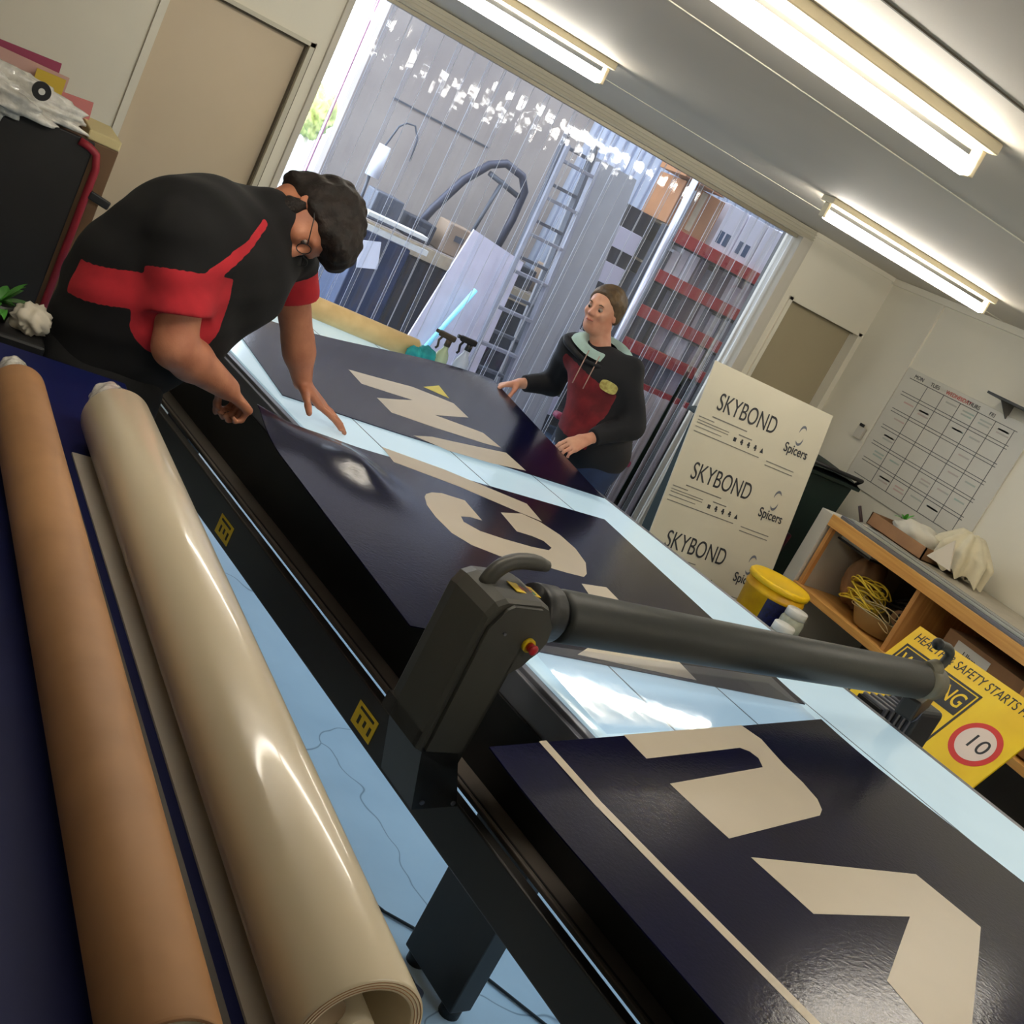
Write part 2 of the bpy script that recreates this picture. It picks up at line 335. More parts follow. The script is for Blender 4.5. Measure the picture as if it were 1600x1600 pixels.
pb = PB(); pb.box(1.712, 1.782, Y0, 4.5, .606, .62, .003); pb.m(1); pb.box(1.722, 1.727, Y0, 4.5, .6195, .6215); part('inner_rail', pb, [m_rail, m_side], tb)
pb = PB(); pb.box(1.782, 1.80, Y0, 4.5, .61, .80); part('side_panel', pb, m_side, tb)
pb = PB(); pb.box(1.66, 1.692, Y0, 4.5, .50, .618, .005, 3); part('outer_beam', pb, m_frame, tb)
pb = PB()
for a, b in ((1.56, 2.92), (3.22, 3.40), (4.2, 4.5), (1.26, 1.44), (-.5, .1)):
    pb = PB(); pb.box(1.691, 1.713, a, b, .50, .60); part('rail_bracket', pb, m_side, tb)
for (y0, y1) in ((1.445, 1.672), (3.80, 4.03), (-.55, -.32)):
    for sx, (x0, x1) in enumerate(((1.943, 2.012), (3.14, 3.21))):
        pb = PB(); pb.box(x0, x1, y0, y1, .03, .67, .004); lg = part('leg', pb, m_frame, tb)
        for yf in (y0+.03, y1-.03):
            pb = PB(); pb.cyl(((x0+x1)/2, yf, 0), ((x0+x1)/2, yf, .035), .028); part('foot', pb, m_black, lg)
    pb = PB(); pb.box(2.012, 3.14, (y0+y1)/2-.03, (y0+y1)/2+.03, .56, .66); part('cross_member', pb, m_frame, tb)
for yc in (1.871, 2.811):
    pb = PB(); pb.box(1.6585, 1.660, yc-.048, yc+.048, .518, .578); st = part('warning_sticker', pb, m_yel, tb, 'small yellow warning sticker')
    pb = PB(); pb.box(1.6578, 1.6587, yc-.034, yc+.034, .564, .571)
    for k in range(3): pb.box(1.6578, 1.6587, yc-.036+.026*k, yc-.026+.026*k, .530+.006*(k % 2), .552)
    part('sticker_print', pb, mat('sticker_black', (40, 36, 10), .6), st)

# ---------------- roller gantry
m_cast = mat('grey_cast_housing', (60, 59, 54), .48, noise=.05, nscale=12)
m_rub = mat('rubber_roller', (44, 46, 44), .5, noise=.12, nscale=4, bump=.03, bscale=90)
YR, ZR, RR = 1.70, .992, .063
g = thing('roller_gantry', 'dark rubber roller gantry with grey end housing spanning the table', 'roller', (2.7, 1.7, .5), 'T')
pb = PB(); prof = [(0, 1.885), (.045, 1.885), (.058, 1.888), (RR, 1.895), (RR, 3.585), (.055, 3.60), (0, 3.60)]
pb.lathe((0, YR, ZR), prof, 48, 'X'); part('roller', pb, m_rub, g)
pb = PB(); pb.lathe((0, YR, ZR), [(.02, 1.80), (.064, 1.80), (.066, 1.81), (.066, 1.86), (.050, 1.86), (.048, 1.885), (.02, 1.89)], 36, 'X'); part('roller_collar', pb, m_black, g)
pb = PB()
hp = [(1.60, 1.005), (1.612, 1.035), (1.635, 1.047), (1.735, 1.054), (1.762, 1.046), (1.797, 1.005), (1.804, .965), (1.795, .935), (1.770, .905), (1.742, .885), (1.730, .868), (1.725, .72), (1.716, .70), (1.713, .655), (1.735, .622), (1.735, .62), (1.695, .62), (1.60, .66)]
yb0, yb1 = 1.612, 1.80
def lay(y, shr): return [(x if x > 1.66 else x+shr, y, z-(shr*.9 if z > 1.0 else 0)) for x, z in hp]
L_ = [lay(1.612, .006), lay(1.622, 0), lay(1.74, 0), lay(1.772, .008), lay(1.792, .025), lay(1.80, .045)]
rg = [[pb.bm.verts.new(p) for p in l] for l in L_]
for i in range(len(rg)-1):
    for k in range(len(hp)):
        f = pb.bm.faces.new((rg[i][k], rg[i][(k+1) % len(hp)], rg[i+1][(k+1) % len(hp)], rg[i+1][k]))
f1 = pb.bm.faces.new(rg[0][::-1]); f2 = pb.bm.faces.new(rg[-1]); bmesh.ops.triangulate(pb.bm, faces=[f1, f2])
hs = part('end_housing', pb, m_cast, g)
pb = PB()
cv = [(1.640, 1.030), (1.655, 1.040), (1.735, 1.044), (1.785, .998), (1.792, .965), (1.758, .902), (1.722, .872), (1.716, .665), (1.618, .665), (1.614, .98)]
pb.prism([(x, 1.612, z) for x, z in cv], (0, -.010, 0)); part('front_cover', pb, m_cast, hs)
pb = PB(); pb.prism([(1.600, 1.62, .66), (1.69, 1.62, .622), (1.735, 1.62, .622), (1.725, 1.62, .70), (1.60, 1.62, .70)], (0, .16, 0))
pb.prism([(1.612, 1.612, .668), (1.715, 1.612, .668), (1.800, 1.612, .512), (1.672, 1.612, .500)], (0, .15, 0)); part('carriage', pb, m_frame, g)
pb = PB()
for p in ((1.690, 1.608, .522), (1.782, 1.608, .522)): pb.cyl(p, (p[0], p[1]+.006, p[2]), .006, n=10)
part('bolt', pb, m_alu, g)
pb = PB(); pb.lathe((1.748, 1.600, .962), [(0, 0)], 8) if False else None
pb = PB(); pb.cyl((1.740, 1.604, .958), (1.740, 1.594, .958), .0165, n=24); es = part('stop_button_ring', pb, m_yel, hs, 'yellow ring round the red stop button')
pb = PB(); pb.cyl((1.740, 1.594, .958), (1.740, 1.578, .958), .0105, n=24); pb.sph((1.740, 1.578, .958), .0125, sc=(1, .5, 1)); part('stop_button', pb, mat('stop_red', (176, 24, 34), .35), hs, 'red emergency stop button')
pb = PB(); pb.cyl((1.660, 1.603, .975), (1.660, 1.597, .975), .0035, n=10); part('screw', pb, m_alu, hs)
pb = PB(); pb.obox((1.725, 1.675, 1.0515), (.076, .042, .0016), Matrix.Rotation(.06, 3, 'Y')); pb.m(1)
for k in range(4): pb.obox((1.706+.011*k, 1.671+.004*(k % 2), 1.0527), (.008, .020, .001), Matrix.Rotation(.06, 3, 'Y'))
pb.m(2); pb.obox((1.745, 1.668, 1.0510), (.012, .020, .002), Matrix.Rotation(.06, 3, 'Y'))
part('warning_sticker', pb, [m_yel, mat('sticker_red', (170, 50, 30), .5), mat('sticker_green', (40, 120, 80), .5)], hs, 'yellow warning sticker on the housing top')
hd = []
for k in range(13):
    a = k/12
    P = [Vector((1.638, 1.70, 1.035)), Vector((1.640, 1.70, 1.085)), Vector((1.675, 1.70, 1.118)), Vector((1.782, 1.70, 1.106))]
    b = 1-a; hd.append(P[0]*b**3+3*P[1]*b*b*a+3*P[2]*b*a*a+P[3]*a**3)
pb = PB(); pb.tube(hd, [.0185]*11+[.017, .013], 16); part('grab_handle', pb, m_cast, hs)
# far end of the gantry
pb = PB(); pb.cyl((3.60, YR, ZR), (3.70, YR, ZR), .058, n=32); pb.sph((3.70, YR, ZR), .056, sc=(.5, 1, 1)); pb.cyl((3.61, YR, ZR+.04), (3.66, YR, ZR+.055), .03, n=20)
fe = part('end_housing', pb, mat('light_cast_housing', (112, 108, 92), .45, noise=.06), g, 'light grey far end cap of the roller')
hd = [(3.665, YR, ZR+.05), (3.690, YR, ZR+.085), (3.690, YR, ZR+.115), (3.655, YR, ZR+.135), (3.60, YR+.01, ZR+.135)]
hc = []
for i in range(4):
    for t in range(4):
        p0, p1 = Vector(hd[i]), Vector(hd[i+1]); hc.append(p0.lerp(p1, t/4))
hc.append(Vector(hd[-1]))
for _ in range(2): hc = [hc[0]]+[(hc[i-1]+hc[i]*2+hc[i+1])/4 for i in range(1, len(hc)-1)]+[hc[-1]]
pb = PB(); pb.tube(hc, .016, 14); hh = part('grab_handle', pb, m_cast, fe)
pb = PB(); pb.sph(hd[-1], .021); part('knob', pb, m_black, hh)
pb = PB(); pb.cyl((3.66, YR, ZR-.16), (3.66, YR, ZR-.04), .045, n=28); pb.obox((3.70, YR, ZR-.16), (.17, .12, .16), None, .02, 3); part('drive_motor', pb, mat('motor_grey', (52, 55, 60), .4, metal=.3, noise=.08), fe)
pb = PB()
for k in range(5): pb.box(3.42+.045*k, 3.436+.045*k, YR-.05, YR+.05, .80, .895, .002)
pb.m(1); pb.box(3.40, 3.63, YR-.04, YR+.05, .79, .885); part('cooling_fin', pb, [m_alu, m_side], fe)
pb = PB(); pb.box(3.36, 3.60, YR-.06, YR+.06, .66, .79, .006); part('carriage', pb, m_frame, fe)
pb = PB(); pb.tube([(3.585, YR-.066, ZR-.03), (3.60, YR-.07, ZR-.07), (3.60, YR-.065, ZR-.11), (3.61, YR-.05, ZR-.13)], .004, 8); part('cable', pb, m_alu, fe)

pb = PB(); pb.obox((3.50, 1.62, .955), (.30, .06, .07), Matrix.Rotation(.35, 3, 'Z'), .008); bk_ = part('link_block', pb, m_frame, fe)
KEEP = {'drive_motor', 'cooling_fin', 'carriage', 'cable', 'link_block'}
for o in [c for c in g.children_recursive]:                      # the gantry is a little smaller and nearer than first laid out
    if o.parent == fe and o.name.split('.')[0] in KEEP: continue
    gb_ = FR[g.name][1]
    for v in o.data.vertices: p = v.co+gb_; v.co = Vector((0, 0, 1.8))+(p-Vector((0, 0, 1.8)))*.92-gb_

# ---------------- printed sign panels lying on the bed
def panel_mat(name, rough, bump):
    return mat(name, (13, 14, 44), rough, noise=.08, nscale=3, rgb2=(17, 16, 38), bump=bump, bscale=120, spec=.16)
m_navy = panel_mat('gloss_navy_film', .15, .04)
m_cream = mat('cream_vinyl', (200, 188, 168), .38, noise=.03, nscale=6)
def fz(x, y):
    sx = min(max((x-2.2)/1.1, 0), 1); sx = sx*sx*(3-2*sx); sy = min(max((y-3.05)/.87, 0), 1.1)
    return .889+sx*(.014+.085*sy)
fl = lambda x, y: .8885
def nz(x, y):                       # far edge of the nearest panel, curled up to steer off a lamp reflection
    e = (1.297+(x-1.449)*.166)-y; return .8885+.011*max(0, 1-max(e, 0)/.26)**2
def sheet(name, corners, zf, m, label, cat, nu=24, nv=24, th=.003, group=None):
    c = [Vector((x, y, 0)) for x, y in corners]; base = sum(c, Vector())/4; base.z = .885
    def f(u, v, dz=0.0):
        p = (c[0]*(1-u)+c[1]*u)*(1-v)+(c[3]*(1-u)+c[2]*u)*v; return (p.x, p.y, zf(p.x, p.y)+dz)
    pb = PB(); pb.grid(lambda u, v: f(u, v), nu, nv); pb.grid(lambda u, v: f(u, v, -th), nu, nv)
    for e in range(4):
        def g2(u, v, e=e):
            a = {0: (u, 0), 1: (u, 1), 2: (0, u), 3: (1, u)}[e]; return f(a[0], a[1], -th*v)
        pb.grid(g2, nu, 1)
    t = thing(name, label, cat, base, 'T', group); part('panel', pb, m, t, merge=False); return t
near = sheet('sign_panel', [(1.449, 1.297), (1.50, .05), (3.06, -.05), (2.876, 1.534)], nz, m_navy, 'navy sign panel nearest the camera with two cream letters and a thin cream stripe', 'sign panel', group='navy sign panels on the table')
U = [(1.889, 1.372), (2.41, 1.458), (2.443, 1.41), (2.431, 1.318), (2.43, 1.25), (2.414, 1.19), (2.384, 1.152), (2.349, 1.132), (1.925, 1.058), (1.903, 1.222), (2.323, 1.299), (2.344, 1.333), (2.334, 1.356), (2.306, 1.367), (1.899, 1.299)]
V = [(1.936, 1.004), (2.48, .937), (2.504, .775), (2.377, .71), (2.098, .57), (1.937, .488), (1.95, .551), (1.978, .686), (2.273, .822), (1.957, .851)]
G_ = [(2.08, 2.56), (2.102, 2.587), (2.141, 2.614), (2.191, 2.63), (2.277, 2.617), (2.254, 2.479), (2.21, 2.483), (2.163, 2.47), (2.148, 2.43), (2.183, 2.388), (2.265, 2.369), (2.372, 2.357), (2.448, 2.361), (2.482, 2.388), (2.48, 2.431), (2.442, 2.449), (2.384, 2.458), (2.412, 2.591), (2.532, 2.629), (2.59, 2.595), (2.624, 2.519), (2.623, 2.428), (2.586, 2.328), (2.516, 2.24), (2.48, 2.212), (2.413, 2.216), (2.308, 2.231), (2.151, 2.232), (2.069, 2.268), (2.032, 2.324), (2.033, 2.417), (2.049, 2.496)]
S_ = [(2.127, 2.924), (2.352, 2.869), (2.641, 2.742), (2.607, 2.605), (2.53, 2.637), (2.333, 2.735), (2.107, 2.806)]
I_ = [(2.425, 2.158), (2.543, 2.169), (2.482, 1.768), (2.467, 1.676), (2.043, 1.72), (2.323, 1.884)]
N_ = [(2.426, 3.752), (2.7, 3.705), (2.855, 3.611), (2.858, 3.492), (2.658, 3.437), (2.853, 3.363), (2.874, 3.254), (2.788, 3.256), (2.581, 3.297), (2.406, 3.347), (2.414, 3.48), (2.622, 3.552), (2.412, 3.609)]
M_ = [(2.39, 3.145), (2.497, 3.187), (2.873, 3.213), (2.886, 3.083), (2.695, 3.068), (2.506, 3.083)]
flatpoly(U, nz, m_cream, 'printed_letter', near); flatpoly(V, fl, m_cream, 'printed_letter', near)
flatpoly([(1.598, 1.355-.03), (1.622, 1.33), (1.690, .642), (1.72, .1), (1.70, .1), (1.664, .642)], nz, m_cream, 'printed_stripe', near)
def mz(x, y):                       # far-left corner of the middle panel is lifted by the man
    k = max(0, 1-math.hypot((x-1.62)/.30, (y-2.86)/.26)); b = math.exp(-((x-1.865)/.09)**2-((y-2.66)/.15)**2); return .8885+.045*k*k+.040*b
mid = sheet('sign_panel', [(1.535, 1.74), (2.925, 1.627), (3.088, 2.80), (1.625, 2.87)], mz, m_navy, 'navy sign panel under the roller, its far corner held by the man', 'sign panel', 40, 40, group='navy sign panels on the table')
flatpoly(G_, fl, m_cream, 'printed_letter', mid); flatpoly(S_, mz, m_cream, 'printed_letter', mid); flatpoly(I_, fl, m_cream, 'printed_letter', mid)
far = sheet('sign_panel', [(1.87, 3.18), (3.27, 3.02), (3.325, 4.03), (2.03, 4.20)], fz, m_navy, 'navy sign panel at the far end, one edge lifted by the woman', 'sign panel', 32, 32, group='navy sign panels on the table')
flatpoly(N_, fz, m_cream, 'printed_letter', far); flatpoly(M_, fz, m_cream, 'printed_letter', far)
flatpoly([(2.771, 3.73), (2.876, 3.779), (2.859, 3.658)], fz, mat('yellow_vinyl', (214, 196, 30), .4), 'printed_triangle', far, label='small yellow triangle')
# clear backing film on the bare bed between the panels
m_film = clear_material('clear_backing_film', .022, .06, .05)
pb = PB()
def ff(u, v):
    x = 1.86+u*1.02; y = 1.39+.14*u+v*(.33-.12*u); return (x, y, .8868+.0006*math.sin(x*9)*math.sin(y*14)+.0125*v)
pb.grid(ff, 40, 16); solo('backing_film', pb, m_film, 'clear glossy film on the glowing bed between two navy panels', 'film', (2.37, 1.5, .885), 'T')
# ================================================================ PEOPLE (signed distance shapes meshed with surface nets)
def V3(*a): return np.array(a, dtype=np.float32)
def flat(a, b, ra, rb, k=.02): return ('f', np.array(a, np.float32), np.array(b, np.float32), ra, rb, k)
def cap(a, b, ra, rb=None, k=.02): return ('c', np.array(a, np.float32), np.array(b, np.float32), ra, ra if rb is None else rb, k)
def ell(c, r, M=None, k=.02): return ('e', np.array(c, np.float32), np.array(r, np.float32), M, k)
def sub(c, r, k=.006): return ('s', np.array(c, np.float32), r, k)
def cut(n, d, k=.008, flip=1): return ('p', np.array(n, np.float32), d, k)     # keeps n.x > d
def sdf_mesh(prims, res, wob=None):
    lo = np.full(3, 1e9); hi = np.full(3, -1e9)
    for p in prims:
        if p[0] in 'cf': r = max(p[3], p[4]); lo = np.minimum(lo, np.minimum(p[1], p[2])-r); hi = np.maximum(hi, np.maximum(p[1], p[2])+r)
        elif p[0] == 'e': r = max(p[2]); lo = np.minimum(lo, p[1]-r); hi = np.maximum(hi, p[1]+r)
    lo -= 4*res; hi += 4*res; n = np.ceil((hi-lo)/res).astype(int)+1
    ax = [(lo[i]+res*np.arange(n[i])).astype(np.float32) for i in range(3)]
    F = np.full(n, 1.0, np.float32)
    def grab(c0, c1, m):
        sl = []
        for i in range(3):
            a = max(0, int((c0[i]-m-lo[i])/res)); b = min(n[i], int((c1[i]+m-lo[i])/res)+2); sl.append(slice(a, b))
        return tuple(sl), ax[0][sl[0]][:, None, None], ax[1][sl[1]][None, :, None], ax[2][sl[2]][None, None, :]
    for p in prims:
        if p[0] in 'cf':
            _, a, b, ra, rb, k = p; r = max(ra, rb)
            sl, X, Y, Z_ = grab(np.minimum(a, b)-r, np.maximum(a, b)+r, k+3*res)
            d = b-a; L2 = float(d@d)+1e-12
            t = np.clip(((X-a[0])*d[0]+(Y-a[1])*d[1]+(Z_-a[2])*d[2])/L2, 0, 1)
            D = np.sqrt((X-a[0]-t*d[0])**2+(Y-a[1]-t*d[1])**2+(Z_-a[2]-t*d[2])**2)-(ra+(rb-ra)*t)
            if p[0] == 'f': D = np.maximum(D, ((X-b[0])*d[0]+(Y-b[1])*d[1]+(Z_-b[2])*d[2])/math.sqrt(L2))
        elif p[0] == 'e':
            _, c, r, M, k = p; R_ = max(r)
            sl, X, Y, Z_ = grab(c-R_, c+R_, k+3*res)
            x, y, z = X-c[0], Y-c[1], Z_-c[2]
            if M is not None: x, y, z = (M[0][0]*x+M[0][1]*y+M[0][2]*z, M[1][0]*x+M[1][1]*y+M[1][2]*z, M[2][0]*x+M[2][1]*y+M[2][2]*z)
            k0 = np.sqrt((x/r[0])**2+(y/r[1])**2+(z/r[2])**2); k1 = np.sqrt((x/r[0]**2)**2+(y/r[1]**2)**2+(z/r[2]**2)**2)+1e-9
            D = k0*(k0-1)/k1
        elif p[0] == 's':
            _, c, r, k = p; sl, X, Y, Z_ = grab(c-r, c+r, k+3*res)
            D = -(np.sqrt((X-c[0])**2+(Y-c[1])**2+(Z_-c[2])**2)-r); A = F[sl]
            h = np.clip(.5-.5*(A-D)/k, 0, 1); F[sl] = D*h+A*(1-h)+k*h*(1-h) if False else np.maximum(A, D)+np.maximum(k-np.abs(A-D), 0)**2/(4*k)
            continue
        else:
            _, nn, dd, k = p; D = dd-(ax[0][:, None, None]*nn[0]+ax[1][None, :, None]*nn[1]+ax[2][None, None, :]*nn[2])
            F = np.maximum(F, D)+np.maximum(k-np.abs(F-D), 0)**2/(4*k); continue
        A = F[sl]; h = np.maximum(k-np.abs(A-D), 0)/k; F[sl] = np.minimum(A, D)-h*h*k*.25
    if wob is not None:
        F = F+wob(ax[0][:, None, None], ax[1][None, :, None], ax[2][None, None, :])
    S = F < 0
    c8 = np.zeros(np.array(n)-1, np.int8)
    for i in (0, 1):
        for j in (0, 1):
            for k in (0, 1): c8 += S[i:n[0]-1+i, j:n[1]-1+j, k:n[2]-1+k]
    act = (c8 > 0) & (c8 < 8); idx = np.full(act.shape, -1, np.int64); C_ = np.argwhere(act); idx[act] = np.arange(len(C_))
    P = np.zeros((len(C_), 3)); W_ = np.zeros(len(C_))
    cs = [(i, j, k) for i in (0, 1) for j in (0, 1) for k in (0, 1)]
    for a in cs:
        for b in cs:
            if sum(abs(a[q]-b[q]) for q in range(3)) == 1 and a < b:
                fa = F[C_[:, 0]+a[0], C_[:, 1]+a[1], C_[:, 2]+a[2]]; fb = F[C_[:, 0]+b[0], C_[:, 1]+b[1], C_[:, 2]+b[2]]
                cr = (fa < 0) != (fb < 0); t = np.where(cr, fa/(fa-fb+1e-20), 0)
                for q in range(3): P[:, q] += np.where(cr, a[q]+(b[q]-a[q])*t, 0)
                W_ += cr
    P = P/W_[:, None]+C_; verts = lo+P*res; faces = []
    for q in range(3):
        u, v = (q+1) % 3, (q+2) % 3
        s0 = [slice(None)]*3; s1 = [slice(None)]*3; s0[q] = slice(0, -1); s1[q] = slice(1, None)
        ch = S[tuple(s0)] != S[tuple(s1)]; E = np.argwhere(ch)
        E = E[(E[:, u] > 0) & (E[:, v] > 0) & (E[:, u] < n[u]-1) & (E[:, v] < n[v]-1)]
        neg = S[E[:, 0], E[:, 1], E[:, 2]]
        def cell(du, dv):
            c = E.copy(); c[:, u] += du; c[:, v] += dv; return idx[c[:, 0], c[:, 1], c[:, 2]]
        Q = np.stack([cell(-1, -1), cell(0, -1), cell(0, 0), cell(-1, 0)], 1); Q[~neg] = Q[~neg][:, ::-1]; faces.append(Q)
    return verts, np.concatenate(faces)
def sdf_part(name, prims, res, mats, parent, label=None, region=None, wob=None, smooth=2):
    v, f = sdf_mesh(prims, res, wob); fr, base = FR[parent.name]
    if smooth:                                                        # light relaxation of the grid steps
        for _ in range(smooth):
            acc = np.zeros_like(v); cnt = np.zeros(len(v))
            for a, b in ((0, 1), (1, 2), (2, 3), (3, 0)):
                np.add.at(acc, f[:, a], v[f[:, b]]); np.add.at(cnt, f[:, a], 1); np.add.at(acc, f[:, b], v[f[:, a]]); np.add.at(cnt, f[:, b], 1)
            v = v*.5+.5*acc/cnt[:, None]
    me = bpy.data.meshes.new(name); b_ = np.array(base)
    me.vertices.add(len(v)); me.vertices.foreach_set('co', (v-b_).astype(np.float32).ravel())
    me.loops.add(len(f)*4); me.loops.foreach_set('vertex_index', f.ravel().astype(np.int32))
    me.polygons.add(len(f)); me.polygons.foreach_set('loop_start', np.arange(len(f), dtype=np.int32)*4)
    me.update(calc_edges=True)
    me.polygons.foreach_set('use_smooth', np.ones(len(f), bool))
    for m_ in (mats if isinstance(mats, (list, tuple)) else [mats]): me.materials.append(m_)
    if region is not None:
        q = region(v).astype(float)
        for _ in range(3):
            acc = np.zeros(len(v)); cnt = np.zeros(len(v))
            for a, b in ((0, 1), (1, 2), (2, 3), (3, 0)):
                np.add.at(acc, f[:, a], q[f[:, b]]); np.add.at(cnt, f[:, a], 1); np.add.at(acc, f[:, b], q[f[:, a]]); np.add.at(cnt, f[:, b], 1)
            q = q*.4+.6*acc/cnt
        at = me.attributes.new('panel', 'FLOAT', 'POINT'); at.data.foreach_set('value', q.astype(np.float32))
    me.validate(); me.update()
    o = bpy.data.objects.new(name, me); COL.objects.link(o); o.parent = parent; FR[o.name] = (fr, base)
    if label: o['label'] = label
    return o
def nrm(v): v = np.array(v, float); return v/np.linalg.norm(v)
def rotv(v, ax_, a):
    ax_ = nrm(ax_); v = np.array(v, float); return v*math.cos(a)+np.cross(ax_, v)*math.sin(a)+ax_*(ax_@v)*(1-math.cos(a))
def hand(wr, d, n, side, curl, s=1.0, spread=.05, thumb=(.55, .75, .35), tc=.35):
    """wrist, direction to the knuckles, palm normal, side of the thumb; curl per finger in radians per joint"""
    wr = np.array(wr, float); d = nrm(d); n = nrm(np.array(n)-d*(np.array(n)@d)); side = nrm(np.array(side)-d*(np.array(side)@d)-n*(np.array(side)@n))
    P = []
    for i in range(4):
        o = side*(.030-.020*i)*s; P.append(cap(wr+side*(.012-.008*i)*s, wr+d*.086*s+o, .0165*s, .0120*s, .010))
    ln = (.043, .048, .044, .034)
    for i in range(4):
        b = wr+d*(.090-.006*(i == 3))*s+side*(.031-.0205*i)*s; dd = rotv(d, n, 0); dd = nrm(d+side*spread*(1.5-i)); r = (.0095, .0095, .009, .008)[i]*s
        cl = curl[i] if isinstance(curl[i], (list, tuple)) else (curl[i],)*3
        ang = 0
        for j, (l, a) in enumerate(zip((1, .62, .50), cl)):
            ang += a; dr = dd*math.cos(ang)+n*math.sin(ang); e = b+dr*ln[i]*l*s; P.append(cap(b, e, r*(1-.07*j), r*(1-.07*(j+1)), .0035)); b = e
    b = wr+d*.022*s+side*.024*s+n*.006*s; dr = nrm(d*thumb[0]+side*thumb[1]+n*thumb[2]); e = b+dr*.042*s; P.append(cap(b, e, .015*s, .0115*s, .012)); b = e
    for l, k in ((.032, 1), (.027, 2)):
        dr = nrm(dr+d*tc*.6+n*tc*.5*k-side*tc*.5*k); e = b+dr*l*s; P.append(cap(b, e, .011*s, .0092*s, .005)); b = e
    return P
def head_prims(c, u, f, s=1.0, beard=False):
    c = np.array(c, float); u = nrm(u); f = nrm(np.array(f)-u*(np.array(f)@u)); r = np.cross(f, u)
    M = np.array([r, f, u]); A = lambda x, y, z: c+(r*x+f*y+u*z)*s
    S3 = lambda a, b, e: (a*s, b*s, e*s)
    P = [ell(A(0, -.012, .030), S3(.074, .095, .088), M, .01), ell(A(0, .022, -.030), S3(.060, .066, .080), M, .03), ell(A(0, .048, -.088), S3(.030, .026, .024), M, .03),
         cap(A(-.045, -.005, -.065), A(-.012, .045, -.092), .020*s, .016*s, .03), cap(A(.045, -.005, -.065), A(.012, .045, -.092), .020*s, .016*s, .03),
         cap(A(-.030, .078, .020), A(.030, .078, .020), .010*s, .010*s, .014), cap(A(0, .082, .008), A(0, .102, -.026), .0085*s, .0115*s, .010),
         ell(A(-.011, .094, -.030), S3(.008, .009, .007), M, .006), ell(A(.011, .094, -.030), S3(.008, .009, .007), M, .006),
         ell(A(-.036, .066, -.022), S3(.020, .018, .018), M, .02), ell(A(.036, .066, -.022), S3(.020, .018, .018), M, .02),
         ell(A(-.074, -.008, -.006), S3(.009, .019, .031), M, .006), ell(A(.074, -.008, -.006), S3(.009, .019, .031), M, .006),
         ('s', A(-.030, .098, .002).astype(np.float32), .0175*s, .010), ('s', A(.030, .098, .002).astype(np.float32), .0175*s, .010),
         ell(A(0, .083, -.055), S3(.024, .010, .0075), M, .006), ell(A(0, .080, -.066), S3(.020, .011, .0075), M, .006)]
    return P, A, M, r, f, u

m_skin = mat('skin', (182, 122, 92), .5, noise=.10, nscale=14, rgb2=(164, 102, 76), bump=.06, bscale=180)
m_skin2 = mat('fair_skin', (226, 172, 144), .5, noise=.08, nscale=14, rgb2=(214, 148, 122))
m_shirtb = mat('black_polo_fabric', (8, 8, 11), .95, noise=.15, nscale=20, bump=.15, bscale=14)
m_shirtr = mat('red_polo_fabric', (176, 34, 46), .8, noise=.12, nscale=16, bump=.12, bscale=14)
m_trou = mat('black_trouser_fabric', (13, 13, 15), .9, noise=.1, nscale=20)
m_hair = mat('dark_brown_hair', (30, 20, 15), .75, noise=.55, nscale=26, bump=.5, bscale=60)
m_beard = mat('dark_beard', (30, 22, 18), .8, noise=.5, nscale=60, bump=.6, bscale=150)
m_eye = mat('eye_white', (150, 134, 124), .3); m_lips = mat('lips', (176, 96, 84), .5); m_iris = mat('iris', (50, 40, 36), .3)
# ---------------------------------------------------------------- the man
man = thing('person', 'bearded man in black and red polo shirt bending over the table', 'person', (1.2, 2.98, 0), 'T')
HC_ = (1.578, 2.935, 1.462)
hp_, HA, HM, hr, hf, hu = head_prims(HC_, (.874, -.411, .181), (-.16, -.51, -.68), 1.10)
rsh, rel, rwr = (1.215, 2.80, 1.315), (1.262, 2.725, 1.060), (1.475, 2.785, .975)
lsh, lel, lwr = (1.655, 3.13, 1.335), (1.800, 3.11, 1.090), (1.868, 3.10, .972)
body = [cap((1.215, 3.0, .90), (1.26, 2.99, 1.08), .13, .145, .05), cap((1.27, 2.98, 1.1), (1.38, 2.98, 1.25), .15, .13, .06),
        cap((1.30, 2.86, 1.30), (1.56, 3.06, 1.33), .09, .09, .06), cap((1.44, 2.96, 1.36), HA(0, -.03, -.05), .066, .060, .03)]
body += hp_
body += [cap(rsh, rel, .066, .055, .03), cap(rel, tuple(np.array(rel)*.7+np.array(rwr)*.3), .055, .055, .02), cap(tuple(np.array(rel)*.7+np.array(rwr)*.3), rwr, .055, .033, .02),
         cap(lsh, lel, .062, .048, .03), cap(lel, tuple(np.array(lel)*.7+np.array(lwr)*.3), .048, .048, .02), cap(tuple(np.array(lel)*.7+np.array(lwr)*.3), lwr, .048, .031, .02)]
body += [cap((1.20, 2.90, .88), (1.24, 2.89, .48), .085, .055, .04), cap((1.24, 2.89, .48), (1.17, 2.88, .09), .055, .04, .03), cap((1.18, 3.12, .88), (1.22, 3.13, .48), .085, .055, .04), cap((1.22, 3.13, .48), (1.15, 3.14, .09), .055, .04, .03)]
# right fist: knuckles forward, fingers folded round the panel corner
body += hand(rwr, (.84, .42, -.42), (.28, .35, -.90), (-.45, .88, .1), [(.9, 1.35, .9), (.95, 1.4, .9), (1.0, 1.4, .9), (1.05, 1.4, .9)], 1.12, 0, (.75, .35, .55), .45)
body += hand(lwr, (.66, -.58, -.42), (-.28, .12, -.92), (-.62, -.76, .1), [(-.22, .12, .18), (-.20, .18, .22), (-.16, .18, .22), (-.12, .18, .22)], 1.10, .22, (.55, .78, .1), .12)
sdf_part('body', body, .005, m_skin, man)
